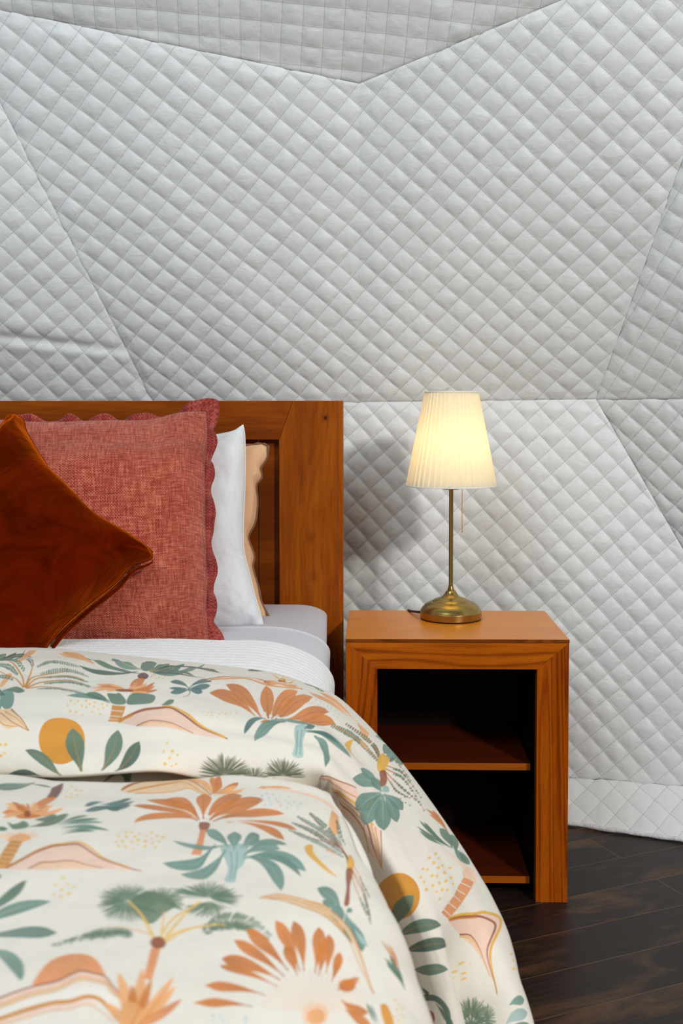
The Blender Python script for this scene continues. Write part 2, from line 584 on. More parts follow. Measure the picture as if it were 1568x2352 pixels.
# upper back: bottom edge V0-V1, top edge bent at the hub B
ns, nt = 420, 290
s = np.linspace(0, 1, ns)[None, :, None]; t = np.linspace(0, 1, nt)[:, None, None]
bot = V0 * (1 - s) + V1 * s
sB = 0.47
top = np.where(s < sB, C_ + (B_ - C_) * (s / sB), B_ + (D_ - B_) * ((s - sB) / (1 - sB)))
Pm = bot * (1 - t) + top * t
Pm[..., 1] += 0.03 * np.sin(PI * s[..., 0]) * np.sin(PI * t[..., 0]) * 0.6
quilt_panel('wall_back_upper', Pm, dist_edges(Pm, [(V0, V1), (V0, C_), (V1, D_), (C_, B_), (B_, D_)]), 50, seed=1, amp=0.0072)
# left
WC = np.array([-2.1, 2.2, 2.1])


def left_fold(u, v, P):
    z = P[..., 2]; x = P[..., 0]
    z0 = 1.283 - 0.10 * (x + 0.70)
    near = np.exp(-((x + 0.95) / 0.35) ** 2)
    return near * 0.6 * (0.006 * np.exp(-((z - z0 + 0.018) / 0.016) ** 2) - 0.013 * np.exp(-((z - z0) / 0.014) ** 2) + 0.008 * np.exp(-((z - z0 - 0.04) / 0.035) ** 2))


Pm = bilin(WL, V0, C_, WC, 380, 250)
quilt_panel('wall_left', Pm, dist_edges(Pm, [(V0, C_), (V0, WL)]), 38, seed=2, extra=left_fold)
# right upper
GD = np.array([1.75, 1.5, 2.1])
Pm = bilin(V1, G_, GD, D_, 260, 300)
quilt_panel('wall_right_upper', Pm, dist_edges(Pm, [(V1, D_), (V1, G_)]), 54, e1=G_ - V1, seed=3)
# lower back: V0-V1 down to the floor crease
ns, nt = 560, 280
s = np.linspace(0, 1, ns)[None, :, None]; t = np.linspace(0, 1, nt)[:, None, None]
A0 = np.array([-1.45, 3.06, 1.13]); AF = np.array([-1.75, 3.15, 0.118])
kt = (V0[0] - A0[0]) / (V1[0] - A0[0]); kb = 0.41
top = np.where(s < kt, A0 + (V0 - A0) * (s / kt), V0 + (V1 - V0) * ((s - kt) / (1 - kt)))
bt = np.where(s < kb, AF + (FL - AF) * (s / kb), FL + (F_ - FL) * ((s - kb) / (1 - kb)))
Pm = bt * (1 - t) + top * t
quilt_panel('wall_back_lower', Pm, dist_edges(Pm, [(V0, V1), (V1, F_), (FL, F_), (A0, V0)]), 42.5, seed=4, amp=0.0076)
LOWER = (FL, F_)
# right lower
Pm = bilin(F_, FR, G_, V1, 260, 280)
quilt_panel('wall_right_lower', Pm + np.array([0, 0.004, 0]), dist_edges(Pm, [(V1, F_), (V1, G_)]), 46, e1=G_ - V1, seed=5, amp=0.0076)
# roof panel above the hub
up1 = np.array([0.05, -1.0, 0.62])
s = np.linspace(0, 1, 420)[None, :, None]; t = np.linspace(0, 1, 230)[:, None, None]
bot = np.where(s < sB, C_ + (B_ - C_) * (s / sB), B_ + (D_ - B_) * ((s - sB) / (1 - sB)))
top = np.array([-1.15, 2.0, 2.86]) * (1 - s) + np.array([1.0, 1.85, 2.86]) * s
Pm = bot * (1 - t) + top * t
quilt_panel('ceiling', Pm, dist_edges(Pm, [(C_, B_), (B_, D_)]), -5.0, seed=6, amp=0.0045, e1=np.array([1.0, 0.0, 0]))
# flap on the floor: crease to hem
h0 = np.array([-0.62, 3.14, 0.004]); hA = at(1308, 1898, 1.0); hB = at(1568, 1935, 1.0)
hA = CAM + (hA - CAM) * (CAMZ / (CAMZ - hA[2])); hB = CAM + (hB - CAM) * (CAMZ / (CAMZ - hB[2]))
dirh = (hB - hA) / (hB[0] - hA[0])
hem0 = hA + dirh * (-0.75 - hA[0]); hem1 = hA + dirh * (1.35 - hA[0])
hem0[2] = hem1[2] = 0.006
c0 = FL + (F_ - FL) * ((-0.75 - FL[0]) / (F_[0] - FL[0])); c1 = FL + (F_ - FL) * ((1.35 - FL[0]) / (F_[0] - FL[0]))
Pm = bilin(hem0, hem1, c1, c0, 430, 50)
quilt_panel('wall_back_flap', Pm, dist_edges(Pm, [(c0, c1)]) + 0.02, 46, seed=7, amp=0.004)
k = 240
xs = np.linspace(0, 1, k)[:, None]
hp = hem0 * (1 - xs) + hem1 * xs
hp[:, 2] = 0.0075 + 0.0015 * vnoise(xs[:, 0] * 60, xs[:, 0] * 0, 3)
hp[:, 1] += 0.003 * vnoise(xs[:, 0] * 35, xs[:, 0] * 0 + 4, 8)
tag(tube('trim_1', hp, 0.0065 + 0.0012 * vnoise(xs[:, 0] * 90, xs[:, 0] * 0 + 2, 5), m_hem), kind='structure')

fl = bmesh.new()
fv = [fl.verts.new(p) for p in ((-3.2, -1.5, 0), (3.2, -1.5, 0), (3.2, 3.6, 0), (-3.2, 3.6, 0))]
fl.faces.new(fv)
r = bmesh.ops.extrude_face_region(fl, geom=fl.faces[:])
for g in r['geom']:
    if isinstance(g, bmesh.types.BMVert): g.co.z -= 0.04
tag(bm_obj('floor', fl, m_floor), kind='structure')

# ----------------------------------------------------------------------------
# bed frame
# ----------------------------------------------------------------------------
HY0, HY1 = 2.72, 2.785
bed = thing('bed_frame', 'honey-brown timber bed frame with a tall framed headboard behind the pillows', 'bed', (-0.885, 2.75, 0))
xr, xi = -0.077, -0.237
mir = lambda pts: [(-1.77 - x, z) for x, z in pts][::-1]
postp = [(xi, 0.0), (xr, 0.0), (xr, 1.138), (-0.202, 1.138), (xi, 1.0405)]
m_post = wood_mat('honey_timber_knotted', 'z', BED_D, BED_M, BED_L, 0.4, figure=0.3, knots=[(0.7645, 1.095, 0.0062, 1.0), (0.727, 0.795, 0.013, 0.35), (0.732, 0.695, 0.011, 0.3), (0.752, 0.86, 0.008, 0.15)])
prism('post', postp, HY0, HY1, m_post, bed)
prism('post', mir(postp), HY0, HY1, m_bed_z, bed)
railp = [(xi - 0.0003, 1.0405), (-0.2023, 1.138), (-1.77 + 0.2023, 1.138), (-1.77 - xi + 0.0003, 1.0405)]
prism('top_rail', railp, HY0, HY1, m_bed_x, bed)
box('bottom_rail', -1.77 - xi, xi, HY0, HY1, 0.30, 0.40, m_bed_x, bed)
# inset panel in two boards with a groove between
box('panel', -0.2905, xi, 2.745, 2.77, 0.40, 1.0405, m_bed_panel, bed, 0.0012)
box('panel', -1.77 - xi, -0.2925, 2.745, 2.77, 0.40, 1.0405, m_bed_panel, bed, 0.0012)
box('side_rail', -0.165, -0.135, 0.75, HY0, 0.24, 0.40, m_bed_x, bed)
box('side_rail', -1.635, -1.605, 0.75, HY0, 0.24, 0.40, m_bed_x, bed)
box('foot_rail', -1.635, -0.135, 0.72, 0.75, 0.24, 0.40, m_bed_x, bed)
box('slat_base', -1.605, -0.165, 0.75, HY0, 0.33, 0.352, m_bed_panel, bed)
box('leg', -0.205, -0.135, 0.72, 0.79, 0.0, 0.24, m_bed_z, bed)
box('leg', -1.635, -1.565, 0.72, 0.79, 0.0, 0.24, m_bed_z, bed)
# ----------------------------------------------------------------------------
# mattress and sheets
# ----------------------------------------------------------------------------


def bed_cloth(name, Ys, ztop, xe, a, b, zlow, mat, xl=-1.655, n=70, extra=None, parent=None, thick=0.0, uvscale=None):
    """sheet lying across the bed and turning down over both sides"""
    th = np.linspace(0, PI / 2, 18)
    rows = []
    for Y, zt, x_e, aa, bb in zip(Ys, ztop, xe, a, b):
        right = [(x_e - aa * (1 - math.sin(k)), zt - bb + bb * math.cos(k)) for k in th]
        dn = np.linspace(0, 1, 14)[1:]
        right += [(x_e - 0.006 * k, zt - bb - (zt - bb - zlow) * k) for k in dn]
        left = [(2 * xl * 0.5 + (xl - x) * 0 - (x - x_e) + (xl - xl), z) for x, z in right]
        left = [(xl - (x - x_e), z) for x, z in right]
        mid = [(xl + aa + (x_e - aa - xl - aa) * k, zt) for k in np.linspace(0, 1, n)]
        sec = left[::-1][:-1] + mid + right[1:]
        rows.append([(x, Y, z) for x, z in sec])
    P = np.array(rows)
    if extra is not None: P = extra(P)
    if thick:
        N = normals_of(P)
        if N[P.shape[0] // 2, P.shape[1] // 2, 2] < 0: N = -N
        Q = P - N * thick
        ny, nx = P.shape[:2]
        f = np.concatenate([grid_faces(ny, nx), grid_faces(ny, nx, ny * nx, True)])
        e = []
        for j in range(nx - 1):
            e.append([j, j + 1, ny * nx + j + 1, ny * nx + j])
            e.append([(ny - 1) * nx + j + 1, (ny - 1) * nx + j, ny * nx + (ny - 1) * nx + j, ny * nx + (ny - 1) * nx + j + 1])
        for j in range(ny - 1):
            e.append([(j + 1) * nx, j * nx, ny * nx + j * nx, ny * nx + (j + 1) * nx])
            e.append([j * nx + nx - 1, (j + 1) * nx + nx - 1, ny * nx + (j + 1) * nx + nx - 1, ny * nx + j * nx + nx - 1])
        me = mesh_arrays(name, np.concatenate([P.reshape(-1, 3), Q.reshape(-1, 3)]), np.concatenate([f, np.array(e)]))
        return link_mesh(name, me, mat, parent)
    return grid_obj(name, P, mat, parent)


matt = thing('mattress', 'mattress in a pale grey fitted sheet, its corner bare beside the headboard', 'mattress', (-0.885, 1.75, 0.352))
Ys = np.concatenate([np.linspace(0.78, 2.5, 30), np.linspace(2.52, 2.715, 16)])


def mat_extra(P):
    Y = P[..., 1]; k = smooth01((Y - 2.665) / 0.055)
    P = P.copy()
    P[..., 2] -= 0.02 * k ** 2 * (P[..., 2] > 0.55)
    P[..., 0] -= 0.008 * k ** 2 * np.sign(P[..., 0] + 0.885) * (np.abs(P[..., 0] + 0.885) > 0.7)
    P[..., 2] += 0.0025 * fbm(P[..., 0] * 7, Y * 7, 3, 2)
    return P


bed_cloth('fitted_sheet', Ys, [0.634] * 46, [-0.104 - 0.012 * max(0, y - 2.4) / 0.3 for y in Ys], [0.085 + 0.055 * float(smooth01((2.5 - y) / 0.15)) for y in Ys], [0.03 + 0.03 * float(smooth01((2.5 - y) / 0.15)) for y in Ys], 0.353, m_sheet, parent=matt, extra=mat_extra)
# mattress core closes the sheet underneath and at both ends
box('core', -1.63, -0.125, 0.80, 2.70, 0.353, 0.60, m_sheet, matt, 0.03)

Ys = np.linspace(1.75, 2.352, 24)
o = bed_cloth('flat_sheet', Ys, [0.643] * 24, [-0.094 + 0.006 * (2.352 - y) for y in Ys], [0.13] * 24, [0.055] * 24, 0.40, m_flat, thick=0.003,
              extra=lambda P: P + np.stack([0 * P[..., 0], 0.012 * vnoise(P[..., 0] * 3.1, P[..., 0] * 0, 5), 0.002 * fbm(P[..., 0] * 8, P[..., 1] * 8, 8, 2)], -1))
tag(o, 'smooth white flat sheet showing as a strip between pillows and ribbed blanket', 'sheet')
Ys = np.linspace(1.56, 2.14, 260)


def ribs(P):
    Y = P[..., 1]
    P = P.copy()
    N = normals_of(P)
    if N[100, 60, 2] < 0: N = -N
    w = 0.0025 * vnoise(P[..., 0] * 5, Y * 3, 4)
    P += N * (0.0036 * np.abs(np.sin((Y + w) * PI / 0.021)) + 0.004 * fbm(P[..., 0] * 5, Y * 5, 12, 2) + 0.0004 * vnoise(P[..., 0] * 400, Y * 900, 3))[..., None]
    P[..., 1] += 0.008 * vnoise(P[..., 0] * 4, P[..., 0] * 0 + 3, 9)
    return P


o = bed_cloth('blanket', Ys, [0.655] * 260, [-0.080 + 0.012 * (2.14 - y) for y in Ys], [0.17] * 260, [0.085] * 260, 0.42, m_rib, thick=0.008, extra=ribs, n=160)
tag(o, 'white ribbed cotton blanket folded back under the printed duvet', 'blanket')

# ----------------------------------------------------------------------------
# pillows
# ----------------------------------------------------------------------------


def lean_plane(vb, Yb, vt, Yt, yaw=0.0):
    pb, pt = at(300, vb, Yb), at(300, vt, Yt)
    upd = np.array([0, pt[1] - pb[1], pt[2] - pb[2]]); upd /= np.linalg.norm(upd)
    rt = np.array([math.cos(yaw), math.sin(yaw), 0.0])
    n = np.cross(rt, upd)
    n /= np.linalg.norm(n)
    return pb, rt, np.cross(n, rt), n     # n points away from the viewer or towards; fixed below


def coons(top, right, bottom, left, n):
    """polylines: top left>right, right top>bottom, bottom left>right, left top>bottom"""
    T, R, B, L = (catmull(np.array(p, float), n, 0) if len(p) > 2 else np.array(p[0])[None] + (np.array(p[1]) - np.array(p[0]))[None] * np.linspace(0, 1, n)[:, None] for p in (top, right, bottom, left))
    s = np.linspace(0, 1, n)[None, :, None]; t = np.linspace(0, 1, n)[:, None, None]
    S = (1 - t) * T[None] + t * B[None] + (1 - s) * L[:, None] + s * R[:, None]
    S -= (1 - s) * (1 - t) * T[0] + s * (1 - t) * T[-1] + (1 - s) * t * B[0] + s * t * B[-1]
    return S


def pillow_mesh(name, S, nrm, T, Tb, mat, parent, wr, uv=(1, 1), expo=0.5):
    """S: flat (n,n,3) outline patch; bulges T towards nrm and Tb the other way"""
    n = S.shape[0]
    a = np.linspace(-1, 1, n)
    u, v = np.meshgrid(a, a)
    base = np.clip((1 - u ** 2) * (1 - v ** 2), 0, 1) ** expo
    front = S + nrm * (T * base + wr(u, v) * smooth01(base * 1.5))[..., None]
    back = S - nrm * (Tb * base)[..., None]
    UV = np.stack([(u + 1) / 2 * uv[0], (v + 1) / 2 * uv[1]], -1)
    V = np.concatenate([front.reshape(-1, 3), back.reshape(-1, 3)])
    f = np.concatenate([grid_faces(n, n), grid_faces(n, n, n * n, True)])
    me = mesh_arrays(name, V, f, np.concatenate([UV.reshape(-1, 2)] * 2))
    bm = bmesh.new(); bm.from_mesh(me)
    bmesh.ops.remove_doubles(bm, verts=bm.verts, dist=1e-5)
    bm.to_mesh(me); bm.free()
    return link_mesh(name, me, mat, parent), front


def outline(pts, p0, n):
    return [on_plane(u, v, p0, n) for u, v in pts]


TOCAM = lambda n: n if n[1] < 0 else -n

# peach pillow against the headboard
p0, rt, upd, n = lean_plane(1422, 2.52, 1020, 2.655)
n = TOCAM(n)
S = coons(outline([(170, 1040), (330, 1034), (500, 1030), (565, 1024), (600, 1020), (616, 1026)], p0, n),
          outline([(616, 1026), (612, 1050), (598, 1075), (600, 1095), (588, 1115), (590, 1150), (585, 1200), (570, 1230), (572, 1245), (582, 1275), (580, 1300), (585, 1325), (594, 1355), (600, 1385), (616, 1416)], p0, n),
          outline([(165, 1418), (330, 1424), (500, 1426), (590, 1424), (616, 1416)], p0, n),
          outline([(170, 1040), (178, 1130), (178, 1300), (165, 1418)], p0, n), 90)
t_ = thing('pillow', 'peach pillow with a taupe wavy edge, rearmost and leaning on the headboard', 'pillow', tuple(p0))
o, fr = pillow_mesh('cover', S, n, 0.045, 0.02, m_peach, t_, lambda u, v: 0.006 * fbm(u * 3, v * 4, 21, 3), expo=0.55)
ed = np.concatenate([fr[0, :], fr[1:, -1], fr[-1, ::-1][1:], fr[::-1, 0][1:]])
k = np.arange(len(ed))
ed = ed + n * (0.0035 * np.sin(k * 0.5))[:, None]
tube('edging', ed, 0.0038, m_taupe, t_, 8)

# white pillow
p0, rt, upd, n = lean_plane(1441, 2.43, 985, 2.585)
n = TOCAM(n)
S = coons(outline([(80, 985), (200, 1015), (330, 1018), (470, 1002), (530, 992), (558, 976)], p0, n),
          outline([(558, 976), (562, 1000), (563, 1060), (562, 1130), (559, 1200), (560, 1262), (571, 1310), (586, 1370), (598, 1410), (606, 1441)], p0, n),
          outline([(60, 1430), (200, 1440), (400, 1444), (520, 1446), (570, 1438), (606, 1441)], p0, n),
          outline([(80, 985), (70, 1100), (68, 1300), (60, 1430)], p0, n), 110)
t_ = thing('pillow', 'crisp white pillow between the terracotta cushion and the peach pillow', 'pillow', tuple(p0))


def wr_white(u, v):
    w = 0.008 * fbm(u * 2.5, v * 4, 31, 3)
    w += 0.010 * np.exp(-((v - 0.2 - 0.25 * (u - 0.8)) / 0.05) ** 2) * smooth01((u - 0.5) / 0.3) * -1
    w += 0.009 * np.sin((u + v) * 16) * smooth01((u - 0.55) / 0.3) * smooth01((v - 0.55) / 0.3)
    return w


o, fr = pillow_mesh('cover', S, n, 0.07, 0.03, m_white, t_, wr_white, expo=0.5)
ed = np.concatenate([fr[0, :], fr[1:, -1], fr[-1, ::-1][1:], fr[::-1, 0][1:]])
tube('seam', ed, 0.0013, m_white, t_, 6)

# terracotta cushion with a wavy flange
p0, rt, upd, n = lean_plane(1478, 2.20, 930, 2.47)
n = TOCAM(n)
S = coons(outline([(-165, 962), (0, 968), (110, 974), (240, 970), (340, 968), (420, 950), (474, 944)], p0, n),
          outline([(474, 944), (476, 1020), (470, 1060), (471, 1150), (472, 1250), (476, 1330), (474, 1400), (480, 1474)], p0, n),
          outline([(-170, 1478), (60, 1483), (250, 1484), (400, 1482), (480, 1474)], p0, n),
          outline([(-165, 962), (-158, 1100), (-160, 1350), (-170, 1478)], p0, n), 150)
t_ = thing('cushion', 'large square terracotta cushion of coarse weave with a wavy flange', 'cushion', tuple(p0))


def wr_terra(u, v):
    w = 0.007 * fbm(u * 3, v * 3, 41, 3)
    for k in (-0.62, -0.35, 0.02, 0.38, 0.7):
        w += -0.006 * np.exp(-((v - k - 0.35 * (u - 1) * (0.3 + k)) / 0.045) ** 2) * smooth01((u - 0.72) / 0.25)
    w += 0.004 * np.sin((u - v) * 14) * smooth01((u - 0.6) / 0.3) * smooth01((-v - 0.6) / 0.3)
    return w


o, fr = pillow_mesh('cover', S, n, 0.085, 0.06, m_terra, t_, wr_terra, expo=0.45)
ed0 = np.concatenate([S[0, :], S[1:, -1], S[-1, ::-1][1:], S[::-1, 0][1:-1]])
cen = S.mean((0, 1))
K = len(ed0)
seg = np.linalg.norm(np.roll(ed0, -1, 0) - ed0, axis=1); L_ = np.concatenate([[0], np.cumsum(seg)[:-1]])
tot = seg.sum()
ed = np.stack([np.interp(np.linspace(0, tot, 900, endpoint=False), np.append(L_, tot), np.append(ed0[:, c], ed0[0, c])) for c in range(3)], -1)
tan = np.roll(ed, -4, 0) - np.roll(ed, 4, 0)
outw = np.cross(tan, n); outw /= np.linalg.norm(outw, axis=1, keepdims=True)
if np.mean(np.einsum('ij,ij->i', outw, ed - cen)) < 0: outw = -outw
# soften the outward direction at the corners
ker = np.ones(25) / 25
for c in range(3):
    outw[:, c] = np.convolve(np.concatenate([outw[-12:, c], outw[:, c], outw[:12, c]]), ker, 'valid')
outw /= np.linalg.norm(outw, axis=1, keepdims=True)
ph = np.arange(900) / 900 * tot
wave = np.sin(2 * PI * ph / 0.097 + 1.2 * np.sin(2 * PI * ph / 0.37))
cornerw = np.zeros(900)
for cpt in (S[0, 0], S[0, -1], S[-1, 0], S[-1, -1]):
    cornerw = np.maximum(cornerw, np.exp(-(np.linalg.norm(ed - cpt, axis=1) / 0.03) ** 2))
rows = []
for k in np.linspace(-0.45, 1, 9):
    wd = (0.017 + 0.0055 * wave + 0.016 * cornerw) * k
    rows.append(ed - n * 0.004 + outw * wd[:, None] + n * ((0.010 * np.sin(2 * PI * ph / 0.097 + 0.8 + 1.2 * np.sin(2 * PI * ph / 0.37)) + 0.004 * np.sin(ph * 140)) * k)[:, None])
P = np.array(rows)
P2 = P - n * 0.0025
nx = 900
UVf = np.stack([np.repeat((ph / 0.68)[None], 9, 0), np.repeat(np.linspace(0, 0.035, 9)[:, None], 900, 1)], -1)
f = np.concatenate([grid_faces(9, nx, 0, False, True), grid_faces(9, nx, 9 * nx, True, True)])
j = np.arange(nx); j2 = (j + 1) % nx
f = np.concatenate([f, np.stack([8 * nx + j, 8 * nx + j2, 17 * nx + j2, 17 * nx + j], -1)])
me = mesh_arrays('flange', np.concatenate([P.reshape(-1, 3), P2.reshape(-1, 3)]), f, np.concatenate([UVf.reshape(-1, 2)] * 2))
link_mesh('flange', me, m_terra_edge, t_)

# rust velvet cushion standing on one corner
p0, rt, upd, n = lean_plane(1500, 2.045, 960, 2.33)
n = TOCAM(n)
S = coons(outline([(36, 950), (55, 968), (66, 1000), (120, 1085), (178, 1145), (228, 1195), (300, 1232), (336, 1254), (350, 1268)], p0, n),
          outline([(350, 1268), (345, 1285), (300, 1303), (265, 1340), (200, 1390), (140, 1445), (95, 1505), (65, 1545), (30, 1580)], p0, n),
          outline([(-275, 1262), (-262, 1272), (-225, 1300), (-150, 1360), (-85, 1430), (-40, 1500), (0, 1560), (30, 1580)], p0, n),
          outline([(36, 950), (20, 962), (0, 1000), (-50, 1090), (-120, 1160), (-200, 1215), (-260, 1248), (-275, 1262)], p0, n), 150)
t_ = thing('cushion', 'rust orange velvet cushion standing on its corner in front of the terracotta one', 'cushion', tuple(p0))


def wr_vel(u, v):
    w = 0.008 * fbm(u * 2.4, v * 2.4, 52, 3)
    for su, sv in ((1, -1), (-1, -1), (1, 1), (-1, 1)):
        r_ = np.hypot(u - su, v - sv); a_ = np.arctan2((v - sv) * -sv, (u - su) * -su)
        w += 0.007 * np.sin(a_ * 11 + r_ * 3) * np.exp(-((r_ - 0.28) / 0.2) ** 2)
    w += 0.006 * np.sin(v * 20 + 3 * u) * smooth01((u - 0.62) / 0.3) * np.exp(-((v) / 0.7) ** 2)
    return w


o, fr = pillow_mesh('cover', S, n, 0.105, 0.05, m_velvet, t_, wr_vel, expo=0.6)
ed = np.concatenate([S[0, :], S[1:, -1], S[-1, ::-1][1:], S[::-1, 0][1:]])
tube('seam', ed, 0.0013, m_velvet, t_, 8)
# flap over the zip along the lower right side
kk = np.linspace(14, 140, 90).astype(int)
e1_ = S[kk, -1]
rows = []
for q in np.linspace(0, 1, 6):
    rows.append(e1_ - n * (0.010 * q + 0.004) + (np.array([0.6, 0, -0.75]) * 0.013 * math.sin(PI * min(1, 0.2 + q)))[None] * (np.sin(np.linspace(0, PI, 90)) ** 0.4)[:, None])
grid_obj('zip_flap', np.array(rows), m_velvet, t_)

# ----------------------------------------------------------------------------
# duvet: folded-back roll and side drape, and the main body beneath it
# ----------------------------------------------------------------------------
FR_ = [0, .09, .25, .42, .57, .73, .87, 1.0]
YT = [2.0, 1.75, 1.55, 1.44, 1.385, 1.355, 1.342, 1.345]
GD_ = [0, .36, .60, .78, .90, .98, 1.0, 1.0]
TUCK = [0, 0, 0, 0, 0, .014, .055, .14]
ST = [  # outer u, v, inner u, v, drape weight, outer Y, inner Y
    (-1500, 1495, -1500, 1775, 0, 2.0, 1.345), (-1000, 1495, -1000, 1775, 0, 2.0, 1.345), (-600, 1492, -600, 1775, 0, 2.0, 1.345),
    (-250, 1490, -250, 1775, 0, 2.0, 1.345), (0, 1490, 0, 1779, 0, 2.0, 1.345), (120, 1491, 150, 1784, 0, 1.995, 1.345),
    (300, 1507, 350, 1772, 0, 1.93, 1.345), (420, 1520, 450, 1785, 0, 1.89, 1.345), (560, 1535, 560, 1800, 0, 1.85, 1.345),
    (650, 1551, 650, 1808, .08, 1.83, 1.34), (720, 1575, 722, 1815, .3, 1.82, 1.335), (772, 1597, 740, 1834, .6, 1.82, 1.33),
    (832, 1650, 762, 1868, .85, 1.78, 1.33), (900, 1725, 790, 1915, 1, 1.72, 1.33), (965, 1808, 815, 1965, 1, 1.66, 1.33),
    (1030, 1900, 845, 2030, 1, 1.60, 1.32), (1090, 1992, 872, 2100, 1, 1.54, 1.31), (1148, 2098, 905, 2180, 1, 1.48, 1.30),
    (1178, 2180, 932, 2250, 1, 1.43, 1.29), (1195, 2265, 955, 2310, 1, 1.39, 1.28), (1213, 2356, 975, 2372, 1, 1.36, 1.27),
    (1240, 2480, 1010, 2490, 1, 1.31, 1.25), (1262, 2640, 1050, 2650, 1, 1.26, 1.22), (1275, 2780, 1075, 2790, 1, 1.22, 1.19)]
net = []
for (ou, ov, iu, iv, w, oY, iY) in ST:
    col = []
    for f_, yt, g_, tk in zip(FR_, YT, GD_, TUCK):
        u = ou + (iu - ou) * f_; v = ov + (iv - ov) * f_
        ytop = iY + (yt - 1.345) * (oY - iY) / (2.0 - 1.345)
        pk = math.exp(-(((ou + iu) / 2 - 250) / 170) ** 4) * max(0.0, f_ - 0.7) / 0.3
        ytop -= 0.030 * pk
        ydr = oY + (iY - oY) * g_ + tk
        col.append(at(u, v, ytop * (1 - w) + ydr * w))
    col = np.array(col)
    inn, out = col[-1], col[0]
    # behind the lip the cloth turns back under the roll
    t1 = inn + np.array([-0.02 * w, 0.035, -0.006 + 0.002 * w]); t2 = inn + np.array([-0.06 * w, 0.13, -0.008])
    # beyond the outer line: flat under the roll on the bed, falling away outside the bed
    h1 = out + np.array([0.006 * w, 0.03 + 0.015 * w, -0.012 - 0.04 * w]); h2 = out + np.array([-0.006 * w, 0.05 + 0.04 * w, -0.016 - 0.13 * w])
    h1[2] = max(h1[2], 0.03); h2[2] = max(h2[2], 0.02)
    net.append(np.concatenate([[h2, h1], col, [t1, t2]]))
net = np.array(net)
U = catmull(catmull(net, 520, 0), 300, 1)          # (along, across, 3)
nu = normals_of(U)
if nu[150, 150] @ (CAM - U[150, 150]) < 0: nu = -nu
aa, bb = np.meshgrid(np.linspace(0, 1, 520), np.linspace(0, 1, 300), indexing='ij')
vis = smooth01((bb - 0.15) / 0.1) * smooth01((0.86 - bb) / 0.1)
drp = smooth01((aa - 0.5) / 0.12)
disp = vis * (0.006 * fbm(U[..., 0] * 6, U[..., 1] * 9 + U[..., 2] * 9, 61, 3) * (1 - 0.4 * drp))
# shallow ripples lying along the roll
disp += vis * (1 - drp) * 0.005 * np.sin(bb * 46 + 3.0 * fbm(U[..., 0] * 2.2, bb * 2, 63, 2)) * smooth01((0.62 - bb) / 0.15) * (0.5 + 0.5 * vnoise(U[..., 0] * 3, bb * 4, 66))
# hanging folds down the drape
disp += vis * drp * (0.020 * np.sin(bb * 13 + 5 * aa + 1.5 * fbm(aa * 6, bb * 2, 64, 2)) * smooth01((aa - 0.72) / 0.2) + 0.003 * fbm(bb * 12, aa * 10, 65, 2))
# pleats gathered at the turn of the fold
a0 = 0.475
disp += 0.008 * np.sin((aa - a0) * 190 + 2 * bb) * np.exp(-((aa - a0 - 0.03) / 0.035) ** 2) * smooth01((bb - 0.62) / 0.2) * vis
disp += -0.048 * np.exp(-((bb - 0.42) / 0.085) ** 2) * smooth01((aa - 0.70) / 0.10) * (1 - 0.6 * smooth01((aa - 0.9) / 0.08))
U = U + nu * disp[..., None]

# main body
YR = [1.52, 1.44, 1.40, 1.37, 1.345, 1.32, 1.25, 1.182, 1.09, 0.994, 0.93, 0.86, 0.79, 0.72, 0.665]
XE = [-0.10, -0.09, -0.085, -0.078, -0.070, -0.062, -0.0315, -0.013, 0.0096, 0.030, 0.047, 0.059, 0.068, 0.07, 0.065]
ZE = [0.600, 0.602, 0.606, 0.612, 0.626, 0.632, 0.628, 0.620, 0.608, 0.600, 0.580, 0.574, 0.565, 0.55, 0.53]
ZT = [0.645, 0.644, 0.643, 0.643, 0.648, 0.659, 0.668, 0.676, 0.682, 0.682, 0.680, 0.677, 0.672, 0.655, 0.61]
rows = []
th = np.linspace(0, PI / 2, 16)
for Y, xe, ze, zt in zip(YR, XE, ZE, ZT):
    a_ = 0.20; b_ = zt - ze
    sec = []
    sec += [(-1.80, 0.15), (-1.79, 0.35), (-1.775, 0.5), (-1.75, 0.585)]
    sec += [(-1.70, zt - 0.03), (-1.6, zt - 0.006), (-1.45, zt)]
    sec += [(x, zt) for x in np.linspace(-1.3, xe - a_ - 0.06, 14)]
    sec += [(xe - a_ * (1 - math.sin(k)), ze + b_ * math.cos(k)) for k in th]
    sec += [(xe - 0.002, ze - 0.06), (xe - 0.01, ze - 0.15), (xe - 0.012, ze - 0.27), (xe - 0.01, 0.20), (xe, 0.10)]
    rows.append([(x, Y, z) for x, z in sec])
end = np.array(rows[-1])
for dy, dz in ((-0.03, -0.07), (-0.045, -0.2), (-0.05, -0.38), (-0.05, -0.5)):
    e = end.copy(); e[:, 1] += dy; e[:, 2] = np.maximum(0.06, np.minimum(e[:, 2], end[:, 2].max() + dz)); rows.append(e)
M_ = catmull(catmull(np.array(rows, float), 330, 0), 520, 1)
nm_ = normals_of(M_)
if nm_[160, 260, 2] < 0: nm_ = -nm_
x_, y_ = M_[..., 0], M_[..., 1]
dm = 0.007 * fbm(x_ * 5, y_ * 6, 71, 3) + 0.0025 * fbm(x_ * 16, y_ * 16, 72, 2)
dm *= 0.35 + 0.65 * smooth01((1.32 - y_) / 0.1)
# a pocket under the lip left of the middle
dm += -0.014 * np.exp(-((y_ - 1.335) / 0.03) ** 2) * np.exp(-(np.abs(x_ + 0.325) / 0.085) ** 3)
dm += 0.006 * np.exp(-((y_ - 1.315) / 0.02) ** 2) * smooth01((x_ + 0.22) / 0.05)
M_ = M_ + nm_ * dm[..., None]

duvet_U, duvet_M = U, M_
nU, nM = U.shape[0] * U.shape[1], M_.shape[0] * M_.shape[1]


